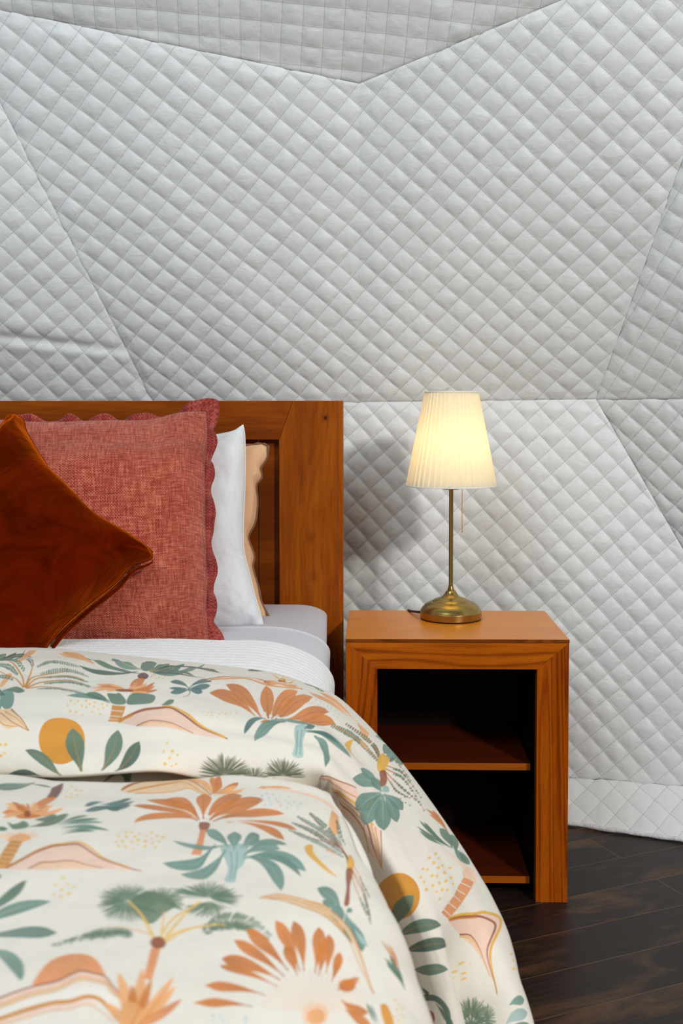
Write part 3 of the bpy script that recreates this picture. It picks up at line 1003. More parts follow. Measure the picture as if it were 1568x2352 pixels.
def unit_uv(P):
    a, b = np.meshgrid(np.linspace(0, 1, P.shape[0]), np.linspace(0, 1, P.shape[1]), indexing='ij')
    return np.stack([a, b], -1).reshape(-1, 2)


# the printed pattern: motifs drawn in fabric space. Each entry: sheet, fabric position / stretch terms, strokes
PALETTE = [(96, 126, 108), (74, 102, 88), (112, 146, 134), (166, 192, 188), (84, 118, 116), (208, 126, 60), (236, 172, 116), (244, 206, 176), (206, 138, 52), (220, 148, 40), (240, 204, 184), (152, 82, 52), (112, 74, 70), (98, 104, 78), (238, 194, 100), (184, 212, 220), (234, 200, 158), (238, 232, 222), (230, 176, 60), (224, 146, 92), (110, 132, 108)]
MOTIFS = [
 ('U', [0.20909,0.03535,-0.00264,-0.00359,-0.00181,0.00101,-0.00438,0.00107,0.0002,-0.0017,0.3304,-0.00371,0.16431,-0.0035,0.02083,-0.08375,5e-05,0.01434,-0.01865,0.18267], [
  ('P',[-750,-211,-500,-461,-179,-489,-446,-389,-579,-196],[1],6),
  ('P',[-1036,282,-886,32,-786,50,-964,289],[1],6),
  ('V',[-500,-57,-750,-236,-1036,-289],[13.57,14,0,40],0),
  ('V',[-643,32,-821,-75,-1036,-104],[11.43,12,0,40],0),
  ('V',[-750,157,-893,96,-1036,86],[10,10,0,40],0),
  ('V',[-268,-118,-339,-236,-429,-343],[16.43,14,0,50],1),
  ('V',[-161,-111,214,-204,732,-111],[7.86,26,0,40],0),
  ('V',[-71,-11,464,-54,964,86],[7.14,28,0,40],0),
  ('V',[-71,79,464,39,946,168],[9.29,28,1,40],0),
  ('V',[0,204,536,146,1036,289],[14.29,30,1,40],0),
  ('V',[-161,354,321,325,839,489],[14.29,28,1,40],2),
  ('S',[-482,332,-357,32,-268,-146],[5.71,2.14],8),
  ('S',[-482,332,-321,111,-36,14,464,-32],[5,1.07],8),
  ('S',[-464,336,-179,121,393,39,857,139],[4.29,1.07],8),
  ('S',[-464,346,-71,204,500,146,821,211],[4.29,1.07],8),
  ('S',[-446,361,36,311,679,425],[3.57,1.07],8),
  ('S',[-500,325,-571,32,-821,-182,-1036,-246],[5,1.43],8),
  ('S',[-518,325,-714,121,-1036,-4],[4.29,1.43],8),
 ]),
 ('U', [0.23111,0.02336,-0.00449,-0.0026,-0.00139,0.00101,0.00259,-0.00041,-0.00074,0.00209,0.25096,-0.02666,0.33918,-0.00098,0.07775,-0.23369,-0.00217,-0.01285,0.02567,-0.0931], [
  ('L',[402,141,-402,-134],[5.71,0.05,0.5,-1],6),
  ('L',[384,98,-330,-152],[5.71,0.05,0.5,-1],6),
  ('L',[402,62,-188,-145],[5.71,0.05,0.5,-1],6),
  ('L',[348,127,-80,-45],[5.71,0.05,0.5,-1],6),
  ('L',[384,152,98,45],[5.71,0.05,0.5,-1],6),
 ]),
 ('U', [0.27467,0.03474,-0.00565,0.00257,0.00035,0.00136,-0.00154,0.00118,0.00066,-0.00078,0.31584,-0.02394,0.23581,-0.004,0.02338,-0.17209,0.00247,-0.00449,-0.06205,0.19052], [
  ('L',[-277,-107,-866,-382],[18.57,-0.08,0.5,14],2),
  ('L',[-313,-36,-1455,-411],[7.86,-0.06,0.5,-1],0),
  ('L',[-355,-68,-1652,-175],[7.86,-0.06,0.5,-1],1),
  ('P',[-277,-125,-223,-268,-116,-329,134,-296,62,-161,-62,-82,-188,-71],[1],0),
  ('L',[-98,-82,473,-282],[20.71,0.1,0.5,14],0),
  ('L',[-62,-71,830,-279],[18.57,0.1,0.5,14],4),
  ('L',[-27,-54,1259,-296],[9.29,0.12,0.5,-1],2),
  ('L',[-45,-46,1652,-46],[9.29,-0.09,0.5,14],1),
  ('L',[27,-36,1045,39],[5.71,-0.08,0.5,-1],0),
  ('L',[-27,-11,1295,125],[2.5,-0.05,0.5,-1],13),
  ('E',[-223,25],[12.86,7.14],12),
  ('P',[-498,268,-420,96,-205,75,-270,239],[1],5),
  ('L',[-598,382,-1313,321],[7.86,0.08,0.5,-1],6),
  ('L',[-598,382,-1170,196],[7.86,0.08,0.5,-1],6),
  ('L',[-598,382,-1116,261],[7.86,0.08,0.5,-1],5),
  ('L',[-598,382,-991,189],[7.86,0.08,0.5,-1],6),
  ('L',[-598,382,-877,225],[7.86,0.08,0.5,-1],6),
  ('L',[-598,382,-741,304],[7.86,0.08,0.5,-1],6),
  ('L',[-598,382,-355,146],[7.86,0.08,0.5,-1],6),
  ('L',[-598,382,-134,182],[7.86,0.08,0.5,-1],6),
  ('L',[-598,382,62,161],[7.86,0.08,0.5,-1],5),
  ('L',[-598,382,134,321],[7.86,0.08,0.5,-1],5),
  ('L',[-598,382,62,239],[7.86,0.08,0.5,-1],5),
  ('L',[-598,382,-313,261],[7.86,0.08,0.5,-1],6),
  ('L',[-598,382,-955,411],[7.86,0.08,0.5,-1],6),
  ('L',[-598,382,-1241,411],[7.86,0.08,0.5,-1],6),
  ('L',[-598,382,-134,411],[7.86,0.08,0.5,-1],6),
  ('E',[-598,389],[17.86,3.57],11),
 ]),
 ('U', [0.24929,0.02319,-0.00368,0.00479,-0.0017,2e-05,0.00293,-0.00039,0.00119,-0.00229,0.4698,0.00046,0.16772,-0.00409,0.01327,0.05276,-0.00362,0.01356,-0.04733,0.11309], [
  ('L',[-250,-105,-1232,-284],[12.86,0.05,0.5,-1],2),
  ('L',[-250,-134,-821,-305],[16.43,0.05,0.5,-1],0),
  ('P',[-296,-312,-125,-305,-18,-320,118,-188,89,-91,-179,-98,-268,-205],[1],0),
  ('P',[214,-295,446,-330,786,-284,714,-98,375,-77,143,-105],[1],0),
  ('L',[946,-34,1232,-180],[12.86,0.05,0.5,-1],0),
  ('D',[-1143,-145,-982,-127,-786,-134,-589,-105,-411,-80,-304,-62,-1214,-52,-1054,-73,-893,-38,-786,-9,-714,-70,-607,-27,-511,16,-393,-9],[3.93],14),
  ('D',[-1161,70,-1025,88,-886,166,-654,80,-464,123],[5.36],14),
  ('P',[-189,-70,118,-55,-36,330,-279,320],[0],8),
  ('S',[-225,27,54,45],[1.79,1.79],17),
  ('S',[-250,152,11,170],[1.79,1.79],17),
  ('S',[-268,252,-18,266],[1.43,1.43],17),
 ]),
 ('U', [0.28739,0.04149,-0.00543,0.00208,0.00125,-0.00034,-0.00414,0.00189,-0.00014,-0.00045,0.53164,-0.02639,0.21247,-0.00852,0.00102,0.01663,0.00508,0.00716,-0.0034,-0.00953], [
  ('P',[-1245,-25,-1155,-146,-941,-275,-691,-354,-370,-364,-84,-375,130,-293,362,-168,630,46,952,225,1245,375,916,332,523,261,130,154,-227,107,-584,100,-834,82,-1084,11],[1],10),
  ('P',[-834,82,-584,-54,-334,-54,-48,0,166,82,488,250,130,154,-227,107,-584,100],[1],7),
  ('S',[-1245,-32,-1155,-132,-941,-254,-691,-325,-370,-339,-84,-346,130,-261,362,-125,630,75,952,250,1245,375],[5.71,2.86],11),
  ('S',[-262,-375,-84,-375,130,-311,362,-186,630,29,952,218,1166,332],[2.86,5.71],18),
  ('S',[-1245,-32,-1120,-132,-905,-246],[10.71,4.29],8),
  ('S',[-834,82,-584,-68,-334,-68,-48,-18,166,68,488,239],[3.21,1.43],11),
  ('S',[-762,82,-566,-25,-334,-25,-48,32,238,146],[2.14,1.07],18),
 ]),
 ('U', [0.22283,0.02401,-0.00252,-0.00263,-0.00139,0.00011,0.00067,0.00016,6e-05,-0.00085,0.6852,0.00189,0.2167,0.00527,0.0058,0.02855,4e-05,0.00758,-0.00303,0.00211], [
  ('E',[-293,-288],[54.64,56.07],9),
  ('L',[-264,552,-1193,-70],[26.43,0.06,0.5,8],0),
  ('L',[182,420,-14,-562],[40,-0.02,0.5,8],0),
  ('L',[618,409,961,-520],[36.43,0.06,0.5,8],0),
  ('L',[914,466,1496,-277],[32.86,0.06,0.5,8],1),
  ('L',[-782,562,-1496,491],[16.43,0.1,0.5,-1],1),
 ]),
 ('U', [0.27954,0.04631,-0.00783,0.01213,-0.0011,0.00208,-0.00235,0.00348,0.00011,0.00226,0.70272,-0.03416,0.25947,-0.02467,0.00317,-0.02111,0.00114,-0.00335,0.00077,-0.04845], [
  ('D',[-79,-268,-161,-61,39,-68,161,18,-32,93,-132,218,18,268,129,218],[6.07],14),
 ]),
 ('U', [0.17808,0.0258,-0.00036,0.00882,-0.00157,-0.00013,0.00359,-0.002,0.0004,-3e-05,0.54911,-0.0086,0.20373,0.00099,-0.00298,0.00723,0.00477,-0.00384,0.00372,0.00812], [
  ('D',[-48,486,-166,486,-73,693,-162,764],[6.07],14),
  ('E',[-12,-568],[16.07,19.64],2),
  ('L',[-102,-729,398,-693],[17.86,-0.1,0.5,-1],0),
  ('L',[-66,-621,-388,-764],[21.43,0,0.5,-1],0),
  ('L',[-102,-550,-316,-371],[17.86,0,0.5,-1],2),
  ('P',[-388,-621,-173,-389,77,-371,255,-157,495,200,220,111,5,157,-245,-14,-495,-264],[1],16),
  ('S',[77,-379,255,-164,495,200],[3.57,1.43],11),
  ('S',[-66,-336,166,-121,495,200],[2.86,1.07],8),
  ('S',[-173,-300,77,-14,495,200],[2.5,1.07],11),
  ('S',[-316,-193,-102,57,220,111],[2.86,1.07],8),
 ]),
 ('U', [0.30017,0.03867,-0.00415,-0.00484,0.00423,-0.00138,-0.00328,0.00129,0.00108,-0.00369,0.34975,-0.02846,0.18227,0.00239,-0.0204,0.00145,0.0049,-0.00643,-0.04176,0.13301], [
  ('L',[175,29,-254,-96],[9.29,0.1,0.5,-1],4),
  ('L',[175,29,700,-71],[8.57,-0.1,0.5,-1],4),
  ('L',[193,54,-254,129],[12.14,0,0.5,-1],4),
  ('L',[175,36,657,7],[9.29,0,0.5,-1],4),
  ('L',[175,54,479,114],[12.14,0,0.5,-1],4),
  ('L',[175,36,-289,29],[5,0,0.5,-1],4),
  ('S',[175,36,193,143,43,250],[2.86,1.07],4),
  ('D',[-646,-250,-521,-196,-432,-171,-386,-232,-593,-171,-700,-214],[2.86],14),
 ]),
 ('U', [0.36743,0.0468,-0.00153,0.01024,-0.00201,0.00326,0.00175,-0.00197,6e-05,0.00205,0.26319,-0.06177,0.3405,-0.03209,0.10879,-0.28617,-0.01204,0.02284,0.03768,0.00688], [
  ('P',[-1371,14,-1020,-46,-733,-56,-319,-30,64,72,351,113,893,215,510,206,191,183,-64,123,-415,27,-797,21],[1],7),
  ('S',[-1371,14,-1020,-43,-733,-53,-319,-27,64,78,351,120,893,215],[1.91,1.59],11),
  ('S',[-1212,14,-797,-5,-415,14,-64,110,383,193,702,225],[1.59,1.28],8),
  ('S',[0,88,191,136,351,123],[3.83,3.19],5),
  ('L',[383,136,64,56],[5.1,0.05,0.5,-1],6),
  ('L',[383,136,128,136],[5.1,0.05,0.5,-1],6),
  ('L',[383,136,797,136],[5.1,0.05,0.5,-1],6),
  ('L',[383,136,702,24],[5.1,0.05,0.5,-1],6),
  ('L',[383,136,861,199],[5.1,0.05,0.5,-1],6),
  ('L',[383,136,765,167],[5.1,0.05,0.5,-1],6),
  ('P',[351,88,526,72,494,-24,383,-30],[1],5),
  ('E',[440,2],[8.29,2.87],11),
  ('F',[96,-215],[58.99,19.13,185,355,24,4.78,0.5],20),
  ('F',[574,-136],[35.08,14.67,190,352,16,4.15,0.6],0),
  ('S',[430,-8,255,-104,128,-231],[2.55,1.28],14),
  ('S',[440,-8,478,-167],[2.55,1.28],14),
  ('S',[453,-8,638,-104],[2.55,1.28],14),
  ('S',[453,2,861,14],[1.59,0.96],14),
  ('V',[925,46,1148,88,1371,231],[9.57,16,1,40],0),
 ]),
 ('U', [0.32848,0.03315,-0.00141,0.00174,0.00171,0.00196,0.00357,-7e-05,-0.00019,5e-05,0.46266,-0.03356,0.21284,-0.00524,0.04513,-0.09451,0.00912,-0.002,0.00421,-0.00369], [
  ('D',[-375,-61,-279,-45,-183,-51,-88,-35,40,-51,136,-29,247,-45,375,-19,-311,13,-199,22,-18,-3,167,32,343,45,-56,61,104,-3],[2.87],14),
 ]),
 ('U', [0.37796,0.05088,-6e-05,0.01077,0.0026,0.00269,0.0017,0.00064,0.00422,0.00397,0.38202,-0.03125,0.21485,-0.01958,0.01196,0.02064,-0.00973,0.00888,-0.02004,-0.0683], [
  ('L',[-411,230,-1464,-303],[22.96,0.1,0.5,11],5),
  ('L',[-268,255,-1087,-446],[26.79,0.1,0.5,11],5),
  ('L',[-92,303,-172,-430],[33.16,0.02,0.5,11],5),
  ('L',[-29,303,561,-303],[30.61,-0.1,0.5,11],5),
  ('L',[51,344,896,-166],[25.51,-0.1,0.5,11],5),
  ('L',[210,383,1285,230],[19.77,-0.14,0.5,11],5),
  ('L',[338,389,1464,446],[19.77,-0.1,0.5,11],5),
  ('L',[-207,281,-163,102],[8.29,0,0.5,-1],17),
  ('L',[-64,319,-19,140],[8.29,0,0.5,-1],17),
  ('L',[112,376,156,198],[8.29,0,0.5,-1],17),
  ('L',[255,424,300,246],[8.29,0,0.5,-1],17),
  ('P',[-284,399,-156,335,-29,383,-156,440],[1],5),
 ]),
 ('U', [0.40954,0.06821,0.00164,0.01516,0.00791,0.00246,0.00031,0.00717,0.00314,-0.00447,0.5673,-0.04372,0.22968,-0.04261,-0.01336,0.00258,-0.02285,-0.01873,-0.00997,0.02267], [
  ('P',[-56,-403,167,-403,104,-85,91,254,-104,218,-40,-85],[1],3),
  ('S',[2,-340,-8,-21,-40,202],[1.91,1.28],2),
  ('S',[88,-340,65,-85,40,202],[1.59,1.28],2),
  ('L',[-263,-493,-942,-59],[23.6,0.18,0.5,4],2),
  ('L',[-694,-569,-1204,-301],[14.03,0.2,0.5,-1],4),
  ('L',[-566,-544,375,-442],[14.03,-0.05,0.5,-1],2),
  ('L',[136,-365,359,-451],[14.67,0,0.5,-1],4),
  ('L',[167,-333,1204,305],[12.76,-0.12,0.5,4],2),
  ('L',[167,-308,996,43],[8.29,-0.1,0.5,-1],4),
  ('L',[359,-228,710,569],[22.96,-0.22,0.5,4],2),
  ('P',[725,-340,821,-324,773,-276],[1],5),
 ]),
 ('U', [0.35801,0.0453,0.0007,0.00611,-0.00018,-5e-05,-0.0,-0.0,-0.0,0.0,0.77449,-0.02409,0.22504,0.00197,0.00216,-0.00055,-0.0,-0.0,-0.0,0.0], [
  ('F',[-670,-56],[73.34,58.99,182,352,38,3.83,0.4],13),
  ('F',[0,24],[35.08,35.08,190,350,20,2.87,0.35],13),
  ('F',[670,-56],[54.21,51.02,182,360,30,3.83,0.4],13),
  ('S',[415,56,478,-24],[3.19,1.91],5),
 ]),
 ('U', [0.48622,0.08211,0.00866,-0.01857,0.00812,0.00519,-0.01801,-0.00396,0.00683,-0.00514,0.30819,-0.18937,0.24683,-0.09701,0.09089,-0.09943,0.00062,0.05282,-0.08278,0.09517], [
  ('L',[183,48,-694,-510],[6.38,0.05,0.5,-1],6),
  ('L',[279,112,-598,-501],[6.38,0.05,0.5,-1],6),
  ('L',[327,80,-470,-526],[6.38,0.05,0.5,-1],6),
  ('L',[375,112,-391,-488],[6.38,0.05,0.5,-1],6),
  ('L',[88,16,-518,-399],[6.38,0.05,0.5,-1],6),
  ('P',[407,175,662,383,630,526,470,430],[1],6),
  ('S',[-72,-239,407,128,694,430],[2.55,2.55],7),
  ('D',[-550,-328,-438,-277,-359,-207,-486,-233,-263,-159,-391,-143,-167,-112,-295,-64,-88,-32,-199,-16,-8,48,-120,64,-40,112],[2.87],15),
 ]),
 ('U', [0.56182,0.04435,0.02413,-0.01341,0.00232,0.0035,0.00554,-0.00021,-0.00331,0.00139,0.3546,-0.21822,0.17587,-0.001,-0.01392,-0.00435,-0.00214,0.01218,0.00519,-0.00964], [
  ('V',[0,-115,-478,-609,-1020,-985],[14.03,26,0,35],0),
  ('V',[32,-163,-159,-513,-749,-953],[12.76,24,0,35],1),
  ('S',[32,-99,-446,-577,-989,-960],[2.87,1.28],8),
  ('S',[48,-115,-128,-482,-702,-928],[2.55,0.96],8),
  ('P',[-430,-609,-303,-497,-249,-379,-383,-482],[1],6),
  ('S',[96,-67,542,156,957,698],[2.87,0.96],5),
  ('V',[319,45,542,156,957,698],[7.02,16,0,30],0),
  ('S',[96,-3,574,316,1020,985],[2.87,0.96],5),
  ('V',[335,156,574,316,1020,985],[7.02,16,0,30],0),
  ('S',[112,61,542,507,893,826],[2.87,0.96],5),
  ('V',[327,284,542,507,893,826],[7.02,16,0,30],0),
  ('S',[112,124,415,571,702,730],[2.87,0.96],5),
  ('V',[263,348,415,571,702,730],[7.02,16,0,30],0),
  ('S',[96,-115,351,-163,733,316],[2.87,0.96],5),
  ('V',[223,-139,351,-163,733,316],[7.02,16,0,30],0),
  ('P',[-48,-131,64,-322,159,-258,239,-163,159,-3,143,92,0,92],[1],18),
  ('P',[16,86,153,77,185,316,134,427,16,411,38,252],[1],11),
  ('P',[-733,-552,-663,-625,-574,-622,-599,-482,-574,-338,-446,-179,-223,-51,-430,-147,-622,-290,-708,-434],[1],18),
 ]),
 ('U', [0.56179,0.08105,0.03638,-0.03418,0.00085,0.00417,0.0,0.0,-0.0,-0.0,0.72192,-0.23343,0.15613,-0.00933,-0.01358,-0.00648,0.0,0.0,-0.0,0.0], [
  ('P',[-761,-976,-681,-1055,-458,-1040,-171,-922,116,-816,276,-450,387,-195,563,29,754,220,761,635,745,1055,595,826,467,730,371,379,244,124,-43,-83,-202,-322,-298,-641,-426,-896],[1],10),
  ('S',[-761,-966,-665,-1036,-458,-1024,-171,-902,148,-800],[2.87,2.23],11),
  ('S',[-585,-976,-330,-864,-75,-705,180,-577],[2.55,1.91],8),
  ('S',[-362,-753,-107,-609,148,-450,371,-179,563,45],[5.1,4.46],18),
  ('S',[-298,-657,21,-450,244,-258,403,-67],[2.55,1.91],11),
  ('S',[-202,-418,21,-242,276,29,419,316,467,730],[3.83,1.28],11),
  ('S',[-266,-545,53,-322,308,-67,378,188],[1.91,1.28],8),
  ('S',[403,-35,499,252,595,571,745,1049],[4.15,0.96],11),
  ('S',[515,29,611,379,745,1033],[2.87,0.96],18),
  ('S',[611,92,674,443,748,1033],[2.23,0.96],5),
  ('S',[748,188,761,571,745,1049],[2.55,0.96],11),
 ]),
 ('U', [0.58524,0.04495,0.03297,-0.0118,-0.00234,0.00606,0.00205,-0.0029,-0.00508,-0.0005,0.4692,-0.23221,0.15042,0.01108,-0.01592,-0.01957,0.01732,0.00309,-0.00071,0.00523], [
  ('L',[-24,-242,-646,-497],[29.34,0.1,0.5,3],2),
  ('L',[-56,-322,-518,-705],[22.32,0.1,0.5,3],2),
  ('L',[8,-195,-215,-529],[25.51,0,0.5,3],2),
  ('L',[40,-195,167,-322],[19.13,0,0.5,-1],3),
  ('L',[-24,-163,-566,214],[41.45,0.05,0.5,3],2),
  ('L',[8,-131,-359,571],[41.45,0.08,0.5,3],2),
  ('L',[40,-131,56,705],[37.63,0.02,0.5,3],2),
  ('L',[72,-131,359,507],[26.79,-0.06,0.5,3],2),
  ('L',[72,-147,502,226],[21.05,-0.06,0.5,3],2),
  ('D',[-295,61,-247,108,-327,140,-215,45],[2.55],8),
  ('D',[391,-195,486,-131,534,-67,438,-35,550,61,646,124,486,61],[2.87],20),
 ]),
 ('U', [0.65691,0.02505,0.03231,0.00152,-0.00668,0.00449,0.00309,-0.0041,0.00044,6e-05,0.27381,-0.23672,0.14351,-0.0431,0.06292,-0.02497,-0.00264,0.02964,-0.03331,0.01582], [
  ('L',[80,-151,-415,-646],[5.74,0.06,0.5,-1],5),
  ('L',[96,-129,-271,-614],[5.74,0.06,0.5,-1],5),
  ('L',[96,-120,-335,-518],[5.74,0.06,0.5,-1],5),
  ('L',[64,-151,-112,-359],[5.74,0.06,0.5,-1],5),
  ('L',[223,247,-606,-238],[6.38,-0.05,0.5,-1],0),
  ('L',[207,263,-558,-375],[6.38,-0.05,0.5,-1],0),
  ('L',[175,247,-462,-343],[6.38,-0.05,0.5,-1],0),
  ('L',[159,263,-399,-295],[6.38,-0.05,0.5,-1],0),
  ('L',[80,215,-271,-136],[6.38,-0.05,0.5,-1],0),
  ('L',[16,215,-558,-136],[6.38,-0.05,0.5,-1],0),
  ('L',[207,247,-96,-199],[18.49,0.05,0.5,-1],0),
  ('L',[303,343,159,-40],[19.77,0.1,0.5,-1],0),
  ('L',[239,247,558,598],[19.13,0.05,0.5,-1],2),
  ('L',[367,375,606,646],[14.67,0,0.5,-1],0),
 ]),
 ('U', [0.68673,0.02051,0.03901,-0.00329,-0.00634,-5e-05,0.00032,-0.00046,-0.00212,-0.00255,0.42372,-0.19538,0.11258,-0.01325,-0.0009,-0.02236,-0.02678,0.03385,-0.02602,-0.00551], [
  ('D',[-21,-518,-171,-423,59,-423,-69,-305,139,-247,314,-199,-317,-167,-212,-151,33,-183,180,-72,-371,24,-107,-8,2,8,336,33,-285,129,202,120,59,161,371,174,-85,215,-5,359,123,320,234,327,-238,311,75,518],[6.06],14),
 ]),
 ('U', [0.70161,0.01637,0.0344,0.00141,-0.00775,0.00091,0.00279,-0.00163,0.00453,-2e-05,0.33642,-0.20937,0.1067,0.00199,0.03747,-0.03781,-0.00593,0.0706,-0.01953,-0.00549], [
  ('S',[112,-284,-367,-826],[0.96,0.64],7),
  ('S',[143,-265,-303,-781],[0.96,0.64],7),
  ('S',[175,-246,-239,-737],[0.96,0.64],7),
  ('S',[207,-226,-175,-692],[0.96,0.64],7),
  ('S',[239,-207,-112,-647],[0.96,0.64],7),
  ('S',[271,-188,-48,-603],[0.96,0.64],7),
  ('S',[303,-169,16,-558],[0.96,0.64],7),
  ('S',[335,-150,80,-513],[0.96,0.64],7),
  ('S',[367,-131,143,-469],[0.96,0.64],7),
  ('P',[80,-284,207,-364,335,-284,399,-92,335,-13,105,-131],[1],7),
  ('P',[105,-131,341,-22,-233,826,-399,673],[0],19),
  ('S',[35,-18,261,96],[1.91,1.91],17),
  ('S',[-61,134,152,258],[1.91,1.91],17),
  ('S',[-157,287,43,419],[1.91,1.91],17),
  ('S',[-252,440,-66,580],[1.91,1.91],17),
  ('S',[-348,592,-175,741],[1.91,1.91],17),
 ]),
 ('U', [0.74416,0.01641,0.04788,-0.0045,0.00187,0.00505,-0.00053,-0.00049,0.00475,0.00016,0.66039,-0.2151,0.08037,-0.03533,0.06586,-0.0284,-0.04691,-0.05992,0.06648,-0.00949], [
  ('E',[-515,-1103],[51.98,54.85],9),
  ('L',[-706,-265,-142,-1116],[37.63,-0.06,0.5,8],0),
  ('L',[-579,-115,483,-434],[29.34,-0.12,0.5,8],0),
  ('L',[-442,204,706,16],[31.25,-0.08,0.5,8],1),
  ('L',[-282,651,623,619],[24.87,-0.06,0.5,8],0),
  ('L',[-212,1043,228,1116],[17.86,0.1,0.5,-1],1),
 ]),
 ('U', [0.77068,0.01898,0.05194,0.00359,-0.00274,0.0064,-0.00484,-0.00095,-0.00504,-0.00171,0.34751,-0.0715,-0.0001,0.09767,0.00096,-0.00467,-0.22359,0.16305,-0.06449,0.01998], [
  ('P',[-609,-706,-577,-824,-226,-872,61,-920,252,-968,475,-888,609,-729,539,-410,459,-123,450,260,523,968,411,674,252,515,124,196,-99,-123,-386,-403,-513,-569],[1],10),
  ('P',[-386,-403,-131,-362,77,-123,172,196,252,515,124,196,-99,-123],[1],7),
  ('S',[-603,-761,-226,-850,61,-901,252,-945,475,-863,577,-722,507,-410,427,-123,418,260,523,968],[8.29,3.83],18),
  ('S',[-593,-735,-226,-792,61,-840,236,-824,411,-729,469,-601,405,-314,341,-59,364,260,507,930],[6.38,2.55],11),
  ('S',[-593,-729,-195,-767,61,-818],[3.83,3.83],5),
  ('S',[-386,-403,-131,-371,92,-116,195,212,309,563],[4.15,1.59],11),
  ('S',[-386,-359,-147,-308,45,-85,124,180],[2.23,1.28],18),
  ('S',[29,-681,172,-601,348,-553],[1.59,1.28],7),
 ]),
 ('U', [0.78877,0.0123,0.06196,0.02627,-0.01101,0.00326,-0.01306,-0.00318,0.00461,-0.00195,0.38816,-0.28855,0.07113,0.91446,-0.4331,0.00994,-0.40778,0.32342,0.08437,-0.01393], [
  ('D',[-32,-175,112,-143,-159,-80,-54,-22,48,48,-128,32,-48,128,64,175,159,-137],[4.78],14),
 ]),
 ('U', [0.79733,0.01992,0.04705,0.00279,-0.00894,0.00347,-0.00021,0.00137,-0.00091,-0.00028,0.24544,-0.26482,0.08888,-0.05397,0.08634,-0.0343,0.004,-0.01542,0.00571,-0.0035], [
  ('D',[-24,-167,18,-24,24,167],[6.06],14),
 ]),
 ('U', [0.85939,0.00392,0.04284,0.00326,0.00011,-0.01442,2e-05,0.00046,0.00071,0.00097,0.37116,-0.0754,0.01948,0.02809,-0.00484,0.00667,-0.00407,-0.0006,-0.00031,-9e-05], [
  ('F',[-175,-128],[47.83,51.02,150,390,40,3.83,0.45],20),
  ('F',[-143,128],[51.02,35.08,150,390,30,3.83,0.4],0),
  ('F',[175,-32],[28.7,41.45,250,440,18,3.19,0.4],20),
 ]),
 ('U', [0.85745,0.00738,0.04779,0.00067,-0.00088,-0.0077,-0.00058,-0.0001,0.00483,-0.00501,0.29438,-0.1194,0.03893,-0.06983,0.05128,-0.00399,-0.01208,0.00917,-0.00615,-0.00434], [
  ('L',[-207,-207,175,-319],[22.32,-0.1,0.5,-1],2),
  ('L',[-271,223,223,-32],[28.7,-0.1,0.5,-1],3),
  ('L',[-239,319,271,255],[19.13,0,0.5,-1],2),
 ]),
 ('U', [0.84517,0.01382,0.05878,0.00394,-0.0108,-0.01041,0.0,-0.0,-0.0,-0.0,0.67252,-0.14683,0.01775,-0.01339,0.04414,-0.022,-0.0,0.0,0.0,0.0], [
  ('S',[-399,-407,-16,-391,207,-167,277,88,287,407],[14.03,9.57],1),
  ('P',[-399,215,-335,-40,-175,-136,-64,-40,-80,215],[1],11),
  ('S',[-143,-8,-96,183],[3.19,3.19],5),
  ('L',[-16,-295,399,279],[12.76,0,0.5,-1],0),
 ]),
 ('M', [0.37207,-0.004,0.15706,-0.00334,0.03385,-0.16736,-0.00049,0.00928,-0.0609,0.10584,0.46559,0.01492,0.00181,0.00031,-0.00445,0.00941,0.00022,-0.00037,0.00347,-0.01304], [
  ('L',[-663,-335,-1627,-308],[13.39,-0.05,0.5,8],2),
  ('L',[730,-455,1627,-321],[11.79,-0.25,0.5,8],0),
  ('L',[-770,-321,-288,-228],[3.21,0,0.5,-1],0),
  ('P',[-288,-220,7,-281,-141,-21,-382,-21],[0],12),
  ('P',[-382,-21,-159,-21,-395,193,-609,295,-663,193],[1],5),
  ('L',[-856,415,-1373,209],[8.57,0.08,0.5,-1],6),
  ('L',[-856,415,-1453,388],[8.57,0.08,0.5,-1],5),
  ('L',[-856,415,-1359,295],[8.57,0.08,0.5,-1],6),
  ('L',[-856,415,-1225,161],[8.57,0.08,0.5,-1],5),
  ('L',[-856,415,-1006,193],[8.57,0.08,0.5,-1],5),
  ('L',[-856,415,-856,161],[8.57,0.08,0.5,-1],5),
  ('L',[-856,415,-663,113],[8.57,0.08,0.5,-1],6),
  ('L',[-856,415,-342,193],[8.57,0.08,0.5,-1],5),
  ('L',[-856,415,-208,155],[8.57,0.08,0.5,-1],6),
  ('L',[-856,415,33,241],[8.57,0.08,0.5,-1],6),
  ('L',[-856,415,-342,295],[8.57,0.08,0.5,-1],6),
  ('L',[-856,415,-583,188],[8.57,0.08,0.5,-1],6),
  ('L',[-856,415,-1413,455],[8.57,0.08,0.5,-1],6),
  ('L',[-856,415,-1145,268],[8.57,0.08,0.5,-1],5),
  ('E',[-837,434],[29.46,4.29],5),
  ('E',[-864,388],[8.04,5.89],11),
 ]),
 ('M', [0.34412,-0.00667,0.16541,0.00111,0.02001,0.04242,0.00194,-2e-05,0.01003,0.00798,0.46911,0.01558,-0.00144,-0.00017,-0.00457,0.01356,-0.00016,0.00013,0.0006,-0.00129], [
  ('D',[-40,-117,54,-50,174,-39,-166,-4,-54,31,80,76,-174,111,-40,117],[4.02],14),
 ]),
 ('M', [0.46256,-0.00014,0.06422,-0.00187,-0.00129,-0.01278,-0.0003,-0.00116,-0.00582,0.00995,0.46542,0.01275,0.00351,-0.00014,-0.00185,-0.00023,9e-05,-4e-05,0.00022,-0.00091], [
  ('P',[-1030,-450,-917,-410,-797,-437,-663,-490,-556,-410,-596,-316,-891,-289,-984,-356],[1],0),
  ('L',[-521,-340,368,-629],[19.29,0.06,0.5,8],0),
  ('P',[-408,-517,-194,-571,47,-624,74,-544,-141,-463],[1],0),
